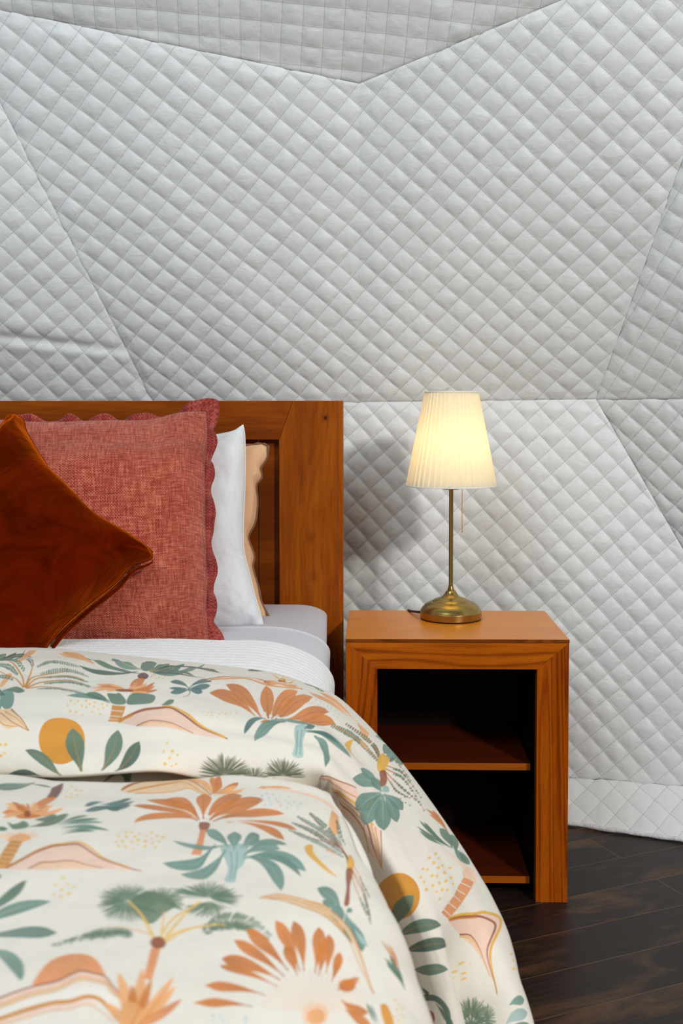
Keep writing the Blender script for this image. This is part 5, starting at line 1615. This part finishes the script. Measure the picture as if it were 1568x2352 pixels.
# the same motifs repeated over the rest of the cloth: motif, place on the sheet, stretch
REPEATS = [[12,0.9242,0.5451,0.598,1.186],[19,0.8587,0.8412,1.437,1.282],[6,0.6146,0.8243,1.374,0.409],[19,0.1327,0.5368,0.303,0.989],[2,0.1182,0.3171,0.365,0.806],[2,0.9879,0.7654,1.372,1.529],[2,0.1144,0.3839,0.385,1.247],[3,0.0263,0.5364,0.388,1.215],[3,0.1162,0.1731,0.404,0.681],[22,0.9978,0.1772,0.687,1.071],[3,0.0831,0.5572,0.532,1.461],[2,0.1495,0.2185,0.405,0.639],[3,0.0614,0.3797,0.446,0.415],[2,0.1677,0.2842,0.567,0.775],[17,0.5684,0.1732,0.533,0.638],[3,0.0129,0.3546,0.339,0.305],[2,0.1096,0.2685,0.322,0.679],[3,0.0554,0.5346,0.472,1.27],[35,0.8518,0.2585,0.591,0.991],[38,0.7457,0.1629,0.992,0.457],[35,0.8311,0.3204,0.734,0.991],[46,0.1166,0.8007,1.984,2.434],[37,0.7018,0.9229,0.978,0.904],[46,0.963,0.0349,0.533,1.21],[37,0.0055,0.304,0.84,1.223],[31,0.2877,0.2547,1.662,1.128],[34,0.6184,0.0531,0.893,0.802],[33,0.513,0.2307,1.467,0.839],[34,0.451,0.2008,0.643,1.065],[34,0.0605,0.0428,1.083,0.625],[35,0.5103,0.1065,0.994,0.873],[38,0.6595,0.3812,0.997,0.806],[37,0.6297,0.1665,1.014,0.639],[37,0.0328,0.3628,0.849,1.218],[37,0.4484,0.9066,0.715,1.114],[31,0.6642,0.339,1.394,0.999],[33,0.5644,0.3293,1.482,0.829],[33,0.8635,0.4566,0.756,0.817],[35,0.7771,0.4451,0.993,0.99],[34,0.7842,0.2173,0.886,1.012],[38,0.1107,0.1114,2.097,0.663],[34,0.4466,0.2595,0.652,1.066],[34,0.6209,0.4266,0.885,1.016],[37,0.9147,0.2726,0.371,1.042],[37,0.9232,0.2321,0.372,1.04],[31,0.6299,0.2035,1.41,1.004],[38,0.4531,0.1298,0.72,0.467],[37,0.3038,0.2074,0.963,1.164],[34,0.7544,0.4053,0.863,1.01],[31,0.5064,0.9732,1.283,0.711],[46,0.9551,0.6011,0.513,0.993],[33,0.0003,0.9151,1.194,0.781],[34,0.7345,0.2653,0.893,1.008],[36,0.3829,0.9736,0.948,0.539],[34,0.4512,0.0205,0.642,0.449],[33,0.01,0.4338,1.197,0.958],[36,0.494,0.3672,0.81,0.904],[38,0.0274,0.2587,0.837,0.944],[35,0.4249,0.0645,0.75,1.034],[42,0.7411,0.6913,1.443,1.227],[35,0.5809,0.9409,0.995,0.677],[33,0.902,0.3308,0.568,0.816],[34,0.0536,0.9471,0.954,0.686],[38,0.7991,0.4841,1.029,0.864],[31,0.9286,0.1281,0.532,0.601],[34,0.9799,0.4083,0.563,1.01],[38,0.3446,0.3756,1.052,0.881],[38,0.7418,0.9585,1.149,0.927],[36,0.9075,0.3665,0.385,0.874],[38,0.0763,0.1826,1.738,0.991],[34,0.0458,0.4855,0.863,1.227],[33,0.613,0.1379,1.443,0.444],[38,0.7104,0.1346,0.988,0.447],[37,0.4899,0.1467,0.784,0.571],[34,0.2584,0.3102,2.239,1.15],[33,0.8962,0.4133,0.606,0.813],[33,0.9394,0.4547,0.621,0.816],[38,0.773,0.0604,1.537,0.714],[31,0.5691,0.0262,1.427,0.482],[34,0.9725,0.2012,0.544,1.013],[37,0.3431,0.1418,1.061,0.567],[33,0.6009,0.2539,1.432,0.818],[37,0.4757,0.411,0.706,1.086],[33,0.8658,0.2119,0.757,0.816],[36,0.9107,0.1549,0.379,0.467],[37,0.8511,0.1572,0.585,0.559],[38,0.8388,0.8969,1.602,1.005],[38,0.9651,0.3595,0.59,0.807],[36,0.0299,0.9723,0.842,0.592],[31,0.459,0.9469,0.968,0.674],[38,0.4342,0.307,0.737,0.854],[31,0.6771,0.0021,1.381,0.412],[34,0.3572,0.9268,0.935,0.819],[34,0.2181,0.9232,2.184,0.859],[38,0.0999,0.4009,2.125,0.936],[33,0.2984,0.0338,1.431,0.432],[33,0.5001,0.0598,1.245,0.814],[41,0.9017,0.599,0.551,1.057],[36,0.3285,0.1618,0.986,0.48],[38,0.4096,0.4035,0.764,0.862],[33,0.644,0.1121,1.447,0.658],[42,0.0055,0.6003,1.166,1.046],[38,0.904,0.181,0.387,0.798],[37,0.4878,0.0019,0.764,0.429],[36,0.355,0.1121,1.104,0.695],[34,0.845,0.3898,0.559,1.012],[42,0.9807,0.9765,0.943,0.685],[37,0.0836,0.1367,1.906,0.569],[35,0.0231,0.0218,0.833,0.451],[33,0.8714,0.0423,1.453,0.899],[36,0.6399,0.9661,1.017,0.76],[37,0.9957,0.1549,0.626,0.558],[34,0.9449,0.2962,0.399,1.012],[38,0.8871,0.136,0.463,0.441],[38,0.8342,0.1183,0.739,0.591],[46,0.8461,0.5815,0.59,0.965],[37,0.0207,0.153,0.825,0.555],[37,0.9727,0.11,0.628,0.885],[38,0.4418,0.995,0.723,0.716],[34,0.2953,0.0764,0.913,1.202],[37,0.4347,0.1633,0.741,0.59],[31,0.5128,0.286,1.418,1.03],[31,0.3887,0.2298,1.263,1.077],[35,0.2907,0.99,1.052,0.901],[37,0.9931,0.2441,0.626,1.043],[35,0.6283,0.2902,1.02,0.991],[35,0.0019,0.0732,0.848,1.282],[33,0.9116,0.489,0.535,0.93],[33,0.4267,0.3535,1.05,0.865],[42,0.9178,0.0939,0.516,0.332],[36,0.3405,0.0119,1.08,0.361],[34,0.9997,0.3152,0.552,1.013],[35,0.6176,0.9011,1.005,1.149],[37,0.5111,0.9214,0.961,0.906],[38,0.2868,0.9583,1.121,0.415],[37,0.9742,0.1353,0.628,0.569],[37,0.5419,0.1811,1.184,1.11],[34,0.9986,0.4854,0.552,1.084],[31,0.5912,0.9982,1.373,0.852],[37,0.3612,0.2799,1.086,1.133],[35,0.801,0.3593,1.054,0.988]]


def smooth_poly(p, closed=True, n=5):
    p = np.asarray(p, float)
    if closed:
        q = np.concatenate([p[-1:], p, p[:2]])
    else:
        q = np.concatenate([2 * p[:1] - p[1:2], p, 2 * p[-1:] - p[-2:-1]])
    out = []
    t = np.linspace(0, 1, n, endpoint=False)[:, None]
    for i in range(1, len(q) - 2):
        a, b, c, d = q[i - 1], q[i], q[i + 1], q[i + 2]
        out.append(0.5 * (2 * b + (c - a) * t + (2 * a - 5 * b + 4 * c - d) * t ** 2 + (3 * b - a - 3 * c + d) * t ** 3))
    out = np.concatenate(out)
    if not closed: out = np.concatenate([out, p[-1:]])
    return out


class Sheet:
    def __init__(self, w, h, ground):
        self.w, self.h = w, h
        self.img = np.empty((h, w, 4), np.float32)
        self.img[:] = ground

    def fill(self, p, colr, alpha=0.92, grad=0.0, axis=None):
        """p in 0..1 sheet coordinates"""
        q = p * np.array([self.w, self.h])
        x0, y0 = np.floor(q.min(0)).astype(int) - 1; x1, y1 = np.ceil(q.max(0)).astype(int) + 2
        x0 = max(x0, 0); y0 = max(y0, 0); x1 = min(x1, self.w); y1 = min(y1, self.h)
        if x1 <= x0 or y1 <= y0 or (x1 - x0) * (y1 - y0) > 3e6: return
        SS = 3
        xs = (np.arange(x0 * SS, x1 * SS) + 0.5) / SS
        cov = np.zeros((y1 - y0, x1 - x0), np.float32)
        a = q; b = np.roll(q, -1, 0)
        for sub in range(SS):
            ys = np.arange(y0, y1) + (sub + 0.5) / SS
            cross = np.zeros((len(ys), len(xs) + 1), np.int16)
            for (ax, ay), (bx, by) in zip(a, b):
                if ay == by: continue
                lo, hi = (ay, by) if ay < by else (by, ay)
                i0 = np.searchsorted(ys, lo); i1 = np.searchsorted(ys, hi)
                if i1 <= i0: continue
                r = np.arange(i0, i1)
                xc = ax + (ys[r] - ay) * (bx - ax) / (by - ay)
                k = np.clip(np.searchsorted(xs, xc), 0, len(xs))
                np.add.at(cross, (r, k), 1 if by > ay else -1)
            ins = (np.cumsum(cross, 1)[:, :-1] != 0).astype(np.float32)
            cov += ins.reshape(len(ys), -1, SS).mean(2) / SS
        c = np.array(colr, np.float32)[None, None, :]
        if grad and axis is not None:
            (gx, gy), (hx, hy) = axis[0] * (self.w, self.h), axis[1] * (self.w, self.h)
            X, Y = np.meshgrid(np.arange(x0, x1), np.arange(y0, y1))
            t = ((X - gx) * (hx - gx) + (Y - gy) * (hy - gy)) / ((hx - gx) ** 2 + (hy - gy) ** 2 + 1e-6)
            c = np.clip(c * (1 + grad * (np.clip(t, 0, 1)[..., None] - 0.5)), 0, 1)
        k = (cov * alpha)[..., None]
        sl = self.img[y0:y1, x0:x1, :3]
        sl *= 1 - k
        sl += k * c.astype(np.float32)


def leaf_outline(p0, p1, w, bend, tip, n=11):
    p0 = np.array(p0, float); p1 = np.array(p1, float)
    d = p1 - p0; ln = np.hypot(*d) + 1e-9
    nr = np.array([-d[1], d[0]]) / ln
    t = np.linspace(0, 1, n)[:, None]
    c = p0 + d * t + nr * (bend * ln * 4 * t * (1 - t))
    k = 0.62 + 0.75 * (tip - 0.5)
    prof = np.sin(PI * np.clip(t, 0, 1) ** (np.log(0.5) / np.log(k))) ** 0.75
    prof[-1] = 0; prof[0] = 0.12
    tn = np.gradient(c, axis=0); tn /= np.hypot(tn[:, :1], tn[:, 1:]) + 1e-9
    nn = np.stack([-tn[:, 1], tn[:, 0]], -1)
    return np.concatenate([c + nn * prof * w / 2, (c - nn * prof * w / 2)[::-1]]), c


def stroke_outline(pts, w0, w1):
    c = smooth_poly(pts, False, 6) if len(pts) > 2 else np.array(pts, float)
    tn = np.gradient(c, axis=0); tn /= np.hypot(tn[:, :1], tn[:, 1:]) + 1e-9
    nn = np.stack([-tn[:, 1], tn[:, 0]], -1)
    w = np.linspace(w0, w1, len(c))[:, None] / 2
    return np.concatenate([c + nn * w, (c - nn * w)[::-1]])


def draw_print(sheets, inks):
    rnd = random.Random(11)
    todo = []
    for i, a, b, ka, kb in REPEATS:
        sh, wp, st = MOTIFS[i]
        wp = np.array(wp, float)
        wp[1:3] *= ka; wp[11:13] *= kb
        wp[3:10] = 0; wp[13:20] = 0
        wp[0], wp[10] = a, b
        todo.append((sh, wp, st))
    for sh, warp, strokes in todo + MOTIFS:
        S_ = sheets[sh]
        wu = np.array(warp[:10]); wv = np.array(warp[10:])

        def uv(p):
            p = np.atleast_2d(np.asarray(p, float)) / 100.0
            x, y = p[:, 0], p[:, 1]
            B = np.stack([np.ones_like(x), x, y, x * x, x * y, y * y, x ** 3, x * x * y, x * y * y, y ** 3], -1)
            return np.stack([B @ wu, B @ wv], -1)

        def ink(c, j=0.06):
            f = 1 + rnd.uniform(-j, j)
            return [min(1, v * f) for v in inks[c]]

        for kind, pts, par, c in strokes:
            pts = [tuple(v / 10 for v in pts[i:i + 2]) for i in range(0, len(pts), 2)]
            if kind == 'L':
                o, cl = leaf_outline(pts[0], pts[1], par[0], par[1], par[2])
                S_.fill(uv(smooth_poly(o, True, 2)), ink(c), 0.93, rnd.uniform(0.12, 0.38) * rnd.choice((-1, 1)), uv(pts[:2]))
                if par[3] >= 0:
                    S_.fill(uv(stroke_outline([cl[0], cl[5], cl[9]], max(0.9, par[0] * 0.055), 0.5)), ink(int(par[3])), 0.75)
            elif kind == 'S':
                S_.fill(uv(stroke_outline(pts, max(par[0], 0.7), max(par[1], 0.7))), ink(c, 0.03), 0.9)
            elif kind == 'P':
                q = smooth_poly(pts) if par[0] else np.array(pts)
                S_.fill(uv(q), ink(c, 0.03), 0.92, 0.16, uv([np.min(q, 0), np.max(q, 0)]))
            elif kind == 'E':
                a = np.linspace(0, 2 * PI, 40, endpoint=False)
                q = np.stack([pts[0][0] + par[0] * np.cos(a), pts[0][1] + par[1] * np.sin(a)], -1)
                S_.fill(uv(q), ink(c, 0.02), 0.95, -0.16, uv([np.min(q, 0), np.max(q, 0)]))
            elif kind == 'D':
                for (x, y) in pts:
                    r = par[0] * rnd.uniform(0.5, 0.72); th = rnd.uniform(-0.9, -0.5)
                    e = rnd.uniform(0.65, 1.0)
                    a = np.linspace(0, 2 * PI, 12, endpoint=False)
                    qx = r * np.sign(np.cos(a)) * np.abs(np.cos(a)) ** 0.6; qy = r * e * np.sign(np.sin(a)) * np.abs(np.sin(a)) ** 0.6
                    S_.fill(uv(np.stack([x + qx * math.cos(th) - qy * math.sin(th), y + qx * math.sin(th) + qy * math.cos(th)], -1)), ink(c, 0.05), 0.9)
            elif kind == 'F':
                rx, ry, a0, a1, n, w, core = par
                (x, y) = pts[0]; n = int(n)
                if core > 0.3:
                    a = np.radians(np.linspace(a0, a1, 40)); rr = core * (0.9 + 0.2 * np.sin(np.arange(40) * 2.4))
                    q = np.stack([x + rx * rr * np.cos(a), y + ry * rr * np.sin(a)], -1)
                    if abs(a1 - a0) < 359: q = np.concatenate([q, [(x, y)]])
                    S_.fill(uv(q), ink(c, 0.03), 0.7)
                for k in range(n):
                    a = math.radians(a0 + (a1 - a0) * (k + rnd.uniform(0.1, 0.9)) / n); f = rnd.uniform(0.82, 1.04)
                    tipp = (x + rx * f * math.cos(a), y + ry * f * math.sin(a) + 0.06 * ry * abs(math.cos(a)))
                    o, _ = leaf_outline((x + rx * 0.1 * math.cos(a), y + ry * 0.1 * math.sin(a)), tipp, w, rnd.uniform(-0.04, 0.04), 0.45, 7)
                    S_.fill(uv(o), ink(c, 0.16), 0.8)
            elif kind == 'V':
                ln, n, side, ang = par
                n = int(n)
                cl = smooth_poly(pts, False, 12) if len(pts) > 2 else np.linspace(pts[0], pts[1], 24)
                tn = np.gradient(cl, axis=0); tn /= np.hypot(tn[:, :1], tn[:, 1:]) + 1e-9
                ca = math.radians(ang)
                for k in range(n):
                    i = min(len(cl) - 1, int((k + 0.5) / n * len(cl)))
                    f = math.sin(PI * (0.12 + 0.8 * (k + 0.5) / n)) ** 0.7 * rnd.uniform(0.8, 1.1)
                    for sg in ((1, -1) if side == 0 else (1,)):
                        t0 = tn[i]
                        dr = np.array([t0[0] * math.cos(ca) - sg * t0[1] * math.sin(ca), t0[1] * math.cos(ca) + sg * t0[0] * math.sin(ca)])
                        l2 = ln * f * (0.62 if side == 0 else 1.0)
                        if side:      # hanging leaflets
                            dr = dr * np.array([1, 1]); dr[1] = abs(dr[1])
                            if side == 2: dr = np.array([dr[0] * 0.45, abs(dr[1])]) ; dr /= np.hypot(*dr) + 1e-9
                        o, _ = leaf_outline(cl[i] - dr * l2 * 0.08, cl[i] + dr * l2, max(1.0, l2 * 0.16, 0.9 * np.hypot(*(cl[-1] - cl[0])) / n), 0.03 * sg, 0.5, 6)
                        S_.fill(uv(o), ink(c, 0.14), 0.86)


def lin(r, g, b, f=1.0):
    return [min(1.0, v * f) for v in srgb(r, g, b)[:3]]


INK_GAIN = 0.98
inks = [lin(*c, INK_GAIN) for c in PALETTE]
GROUND = lin(232, 226, 214) + [1.0]
sheets = {'U': Sheet(4096, 1792, GROUND), 'M': Sheet(2304, 2304, GROUND)}
draw_print(sheets, inks)


def print_mat(name, sheet):
    im = bpy.data.images.new(name, sheet.w, sheet.h, alpha=False, float_buffer=True)
    im.colorspace_settings.name = 'Linear Rec.709'
    im.pixels.foreach_set(sheet.img.ravel())
    im.update()
    t = NT(name)
    tx = t.n('ShaderNodeTexImage'); tx.image = im; tx.interpolation = 'Cubic'; tx.extension = 'EXTEND'
    t.set(tx, 0, t.n('ShaderNodeUVMap').outputs[0])
    co = t.coord('Object')
    wash = t.noise(co, 60, 3, 0.6)
    wash2 = t.noise(co, 420, 2, 0.6)
    g = t.math('MULTIPLY_ADD', wash, 0.22, 0.89)
    g = t.math('MULTIPLY', g, t.math('MULTIPLY_ADD', wash2, 0.10, 0.95))
    gc = t.n('ShaderNodeCombineXYZ'); [t.set(gc, i, g) for i in range(3)]
    hsv = t.n('ShaderNodeSeparateColor', mode='HSV'); t.set(hsv, 0, tx.outputs[0])
    sat = t.math('MULTIPLY', hsv.outputs[1], 2.2, clamp=True)
    c = t.mix(sat, tx.outputs[0], t.mix(1.0, tx.outputs[0], gc.outputs[0], 'MULTIPLY'))
    n1 = t.noise(co, 10, 3, 0.55, 0.6)
    n2 = t.noise(co, 1500, 2, 0.5)
    b = t.bump(t.math('MULTIPLY_ADD', n2, 0.012, n1), 0.3, 0.012)
    t.principled(Base_Color=c, Roughness=0.85, Normal=b, Specular_IOR_Level=0.15, Sheen_Weight=0.1)
    return t.mat


m_print_U = print_mat('palm_print_fold', sheets['U'])
m_print_M = print_mat('palm_print_body', sheets['M'])

me = mesh_arrays('duvet', np.concatenate([U.reshape(-1, 3), M_.reshape(-1, 3)]),
                 np.concatenate([grid_faces(*U.shape[:2]), grid_faces(*M_.shape[:2], nU)]),
                 np.concatenate([unit_uv(U), unit_uv(M_)]))
me.materials.append(m_print_U); me.materials.append(m_print_M)
fU = (U.shape[0] - 1) * (U.shape[1] - 1); fM = (M_.shape[0] - 1) * (M_.shape[1] - 1)
me.polygons.foreach_set('material_index', np.concatenate([np.zeros(fU, np.int32), np.ones(fM, np.int32)]))
duvet = link_mesh('duvet', me, None)
tag(duvet, 'cream duvet printed with palms, suns and dunes, folded back across the bed', 'duvet')

# ----------------------------------------------------------------------------
# bedside table
# ----------------------------------------------------------------------------
NY0, NY1 = 2.432, 2.784
NX0, NX1 = -0.0625, 0.4385
ns_ = thing('bedside_table', 'open honey-oak bedside table with two shelves beside the bed', 'bedside table', (0.19, 2.61, 0))
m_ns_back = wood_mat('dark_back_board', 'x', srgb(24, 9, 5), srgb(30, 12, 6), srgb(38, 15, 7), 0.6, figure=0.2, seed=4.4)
T7 = 0.0715
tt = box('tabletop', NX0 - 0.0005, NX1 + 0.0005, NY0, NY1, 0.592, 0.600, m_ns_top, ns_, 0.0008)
m_ply = wood_mat('dark_plywood_edge', 'x', srgb(60, 26, 4), srgb(112, 54, 8), srgb(150, 78, 14), 0.5, scale=2.0, figure=0.8, seed=6.1)
box('edge_strip', NX0 - 0.0005, NX1 + 0.0005, NY0 - 0.0016, NY0 - 0.0001, 0.5922, 0.5994, m_ply, tt, 0.0003)
prism('rail', [(NX0, 0.5918), (NX0 + T7, 0.5315), (NX1 - T7, 0.5315), (NX1, 0.5918)], NY0, NY0 + 0.03, m_ns_x, ns_, 0.0008)
prism('stile', [(NX0, 0), (NX0 + T7, 0), (NX0 + T7, 0.5313), (NX0, 0.5916)], NY0, NY0 + 0.03, m_ns_z, ns_, 0.0008)
prism('stile', [(NX1 - T7, 0), (NX1, 0), (NX1, 0.5916), (NX1 - T7, 0.5313)], NY0, NY0 + 0.03, m_ns_z, ns_, 0.0008)
sp = box('side_panel', NX0, NX0 + T7 - 0.008, NY0 + 0.0302, NY1, 0, 0.5918, m_ns_z, ns_, 0.0008)
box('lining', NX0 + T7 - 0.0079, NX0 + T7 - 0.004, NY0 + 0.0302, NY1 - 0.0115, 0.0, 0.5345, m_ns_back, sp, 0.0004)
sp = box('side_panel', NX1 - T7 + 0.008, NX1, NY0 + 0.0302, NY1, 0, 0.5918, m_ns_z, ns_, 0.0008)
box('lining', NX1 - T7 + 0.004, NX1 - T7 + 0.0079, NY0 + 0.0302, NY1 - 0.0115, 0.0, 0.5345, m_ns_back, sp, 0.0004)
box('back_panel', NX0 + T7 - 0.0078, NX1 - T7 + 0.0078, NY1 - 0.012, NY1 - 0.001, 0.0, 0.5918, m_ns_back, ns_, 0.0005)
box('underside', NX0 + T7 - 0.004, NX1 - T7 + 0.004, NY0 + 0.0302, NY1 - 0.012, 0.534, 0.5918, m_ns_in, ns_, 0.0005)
m_ns_edge = wood_mat('oak_shelf_edge', 'x', srgb(126, 58, 10), srgb(166, 82, 16), srgb(184, 96, 22), 0.35, figure=0.2, seed=9.1)
for zt in (0.306, 0.0435):
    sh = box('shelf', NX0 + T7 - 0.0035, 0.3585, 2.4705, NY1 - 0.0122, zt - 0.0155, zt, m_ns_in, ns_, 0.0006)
    e = box('edge_strip', NX0 + T7 - 0.0035, 0.3585, 2.468, 2.4704, zt - 0.0157, zt + 0.0001, m_ns_edge, sh, 0.0004)

# ----------------------------------------------------------------------------
# table lamp
# ----------------------------------------------------------------------------
LX, LY, LZ = 0.1907, 2.677, 0.600
lamp = thing('table_lamp', 'brass table lamp with a cream pleated shade, lit, on the bedside table', 'lamp', (LX, LY, LZ))
lathe('felt_pad', [(0.0, 0.0005), (0.074, 0.0005), (0.074, 0.003), (0.0, 0.003)], m_felt, lamp, LX, LY, LZ)
lathe('base', [(0.0, 0.003), (0.0745, 0.003), (0.0753, 0.0033), (0.0757, 0.0042), (0.0757, 0.0060), (0.0757, 0.0180), (0.0757, 0.0196), (0.0753, 0.0203), (0.0745, 0.0212), (0.0728, 0.0240), (0.0695, 0.0290), (0.064, 0.0350), (0.056, 0.0402), (0.0490, 0.0432),
               (0.0478, 0.0434), (0.0468, 0.0430), (0.0460, 0.0434), (0.0445, 0.0455), (0.0395, 0.0485), (0.031, 0.0512), (0.0245, 0.0535), (0.0195, 0.0570), (0.0160, 0.0615), (0.0135, 0.0655), (0.0120, 0.0683), (0.0118, 0.0690), (0.0112, 0.0692), (0.0088, 0.0692)], m_brass, lamp, LX, LY, LZ)
lathe('stem', [(0.0088, 0.0690), (0.0084, 0.0715), (0.0066, 0.0780), (0.0056, 0.0815), (0.0053, 0.084), (0.0053, 0.326), (0.0056, 0.328)], m_brass, lamp, LX, LY, LZ)
lathe('socket', [(0.0056, 0.3195), (0.0210, 0.3200), (0.0218, 0.3206), (0.0220, 0.3215), (0.0220, 0.3250), (0.0212, 0.3262), (0.018, 0.328), (0.016, 0.375), (0.0, 0.375)], m_brass, lamp, LX, LY, LZ)
# pleated shade, a thin closed shell
n = 1440; k = 22
a = np.arange(n) / n * 2 * PI
z = np.linspace(0, 1, k)
NP = 44
sawp = (a * NP / (2 * PI)) % 1.0
pl = np.where(sawp < 0.82, sawp / 0.82, (1 - sawp) / 0.18)
amp = 0.0030 * (0.75 + 0.5 * hash2(np.floor(a * NP / (2 * PI)), np.zeros(n), 5))
R0, R1 = 0.1105, 0.0655
outer = []; inner = []
for zz in z:
    R = R0 + (R1 - R0) * zz
    rr = R + amp * (pl - 0.5) * (0.45 + 0.55 * R / R0)
    zc = LZ + 0.3295 + 0.2290 * zz
    outer.append(np.stack([LX + rr * np.cos(a), LY + rr * np.sin(a), np.full(n, zc)], -1))
    ri = rr - 0.0009
    inner.append(np.stack([LX + ri * np.cos(a), LY + ri * np.sin(a), np.full(n, zc)], -1))
P = np.concatenate([np.array(outer), np.array(inner)[::-1], np.array(outer)[:1]])
me = mesh_arrays('lamp_shade', P.reshape(-1, 3), grid_faces(P.shape[0], n, wrap=True))
shade = link_mesh('lamp_shade', me, m_shade, lamp, smooth=True)
for zz, R in ((0.3295, R0), (0.5585, R1)):
    lathe('trim', [(R + 0.0012, zz - 0.0016), (R + 0.0018, zz), (R + 0.0012, zz + 0.0016), (R - 0.0018, zz + 0.0016), (R - 0.0018, zz - 0.0016), (R + 0.0012, zz - 0.0016)], m_trim, shade, LX, LY, LZ, 128)
# wire spider carrying the shade
for q in range(3):
    aq = q * 2 * PI / 3 + 0.4
    tube('spoke', [(LX + 0.016 * math.cos(aq), LY + 0.016 * math.sin(aq), LZ + 0.352), (LX + 0.05 * math.cos(aq), LY + 0.05 * math.sin(aq), LZ + 0.345), (LX + 0.1065 * math.cos(aq), LY + 0.1065 * math.sin(aq), LZ + 0.3325)], 0.0012, m_brass, shade, 6, 8)
lathe('bulb', [(0.0, 0.375), (0.011, 0.376), (0.013, 0.39), (0.020, 0.41), (0.0245, 0.428), (0.023, 0.446), (0.014, 0.459), (0.0, 0.463)], m_bulb, lamp, LX, LY, LZ, 32)
# pull chain of little balls
bm = bmesh.new()
cxp, cyp = LX + 0.0265, LY - 0.012
for q in range(44):
    zq = LZ + 0.338 - q * 0.00275
    bmesh.ops.create_icosphere(bm, subdivisions=1, radius=0.00150, matrix=Matrix.Translation((cxp - 0.0008 * math.sin(q / 15), cyp, zq)))
bmesh.ops.create_icosphere(bm, subdivisions=2, radius=0.0022, matrix=Matrix.Translation((cxp - 0.0004, cyp, LZ + 0.338 - 44 * 0.00275)))
bm_obj('pull_chain', bm, m_chain, lamp, True)
# cord leaving the base at the back
tube('power_cord', [(LX - 0.062, LY + 0.030, LZ + 0.008), (LX - 0.078, LY + 0.038, LZ + 0.0085), (LX - 0.095, LY + 0.075, LZ + 0.004), (LX - 0.103, LY + 0.112, LZ - 0.004), (LX - 0.106, LY + 0.128, LZ - 0.05), (LX - 0.10, LY + 0.135, LZ - 0.3), (LX - 0.09, LY + 0.16, LZ - 0.56), (LX - 0.06, LY + 0.22, LZ - 0.594)],
     0.0028, m_black, lamp, 8, 50)

# ----------------------------------------------------------------------------
# light: daylight from a high window behind and to the right, soft dome light, the lamp
# ----------------------------------------------------------------------------


def area(name, loc, target, size, power, col, shape='DISK'):
    L = bpy.data.lights.new(name, 'AREA')
    L.shape = shape; L.size = size; L.energy = power; L.color = col
    o = bpy.data.objects.new(name, L); COL.objects.link(o)
    o.location = loc
    d = Vector(target) - Vector(loc)
    o.rotation_euler = d.to_track_quat('-Z', 'Y').to_euler()
    return o


tgt = np.array([0.1, 2.7, 0.9])
az, el, R = math.radians(28), math.radians(23), 4.6
pos = tgt + R * np.array([math.sin(az) * math.cos(el), -math.cos(az) * math.cos(el), math.sin(el)])
area('window_light', pos, tgt, 0.40, 100, (1.0, 0.96, 0.90))
area('sky_light', (-1.1, 0.1, 3.2), (-0.4, 2.3, 0.9), 1.5, 34, (0.80, 0.91, 1.0))

world = bpy.data.worlds.new('world'); scene.world = world
world.use_nodes = True
bg = world.node_tree.nodes['Background']
bg.inputs[0].default_value = (0.86, 0.94, 1.0, 1)
bg.inputs[1].default_value = 0.22

scene.view_settings.view_transform = 'Standard'
scene.view_settings.look = 'None'
scene.view_settings.exposure = 0.0
scene.view_settings.gamma = 1.0
scene.view_settings.use_curve_mapping = False
scene.cycles.use_denoising = True
scene.cycles.max_bounces = 10
scene.cycles.transmission_bounces = 8
scene.cycles.diffuse_bounces = 6
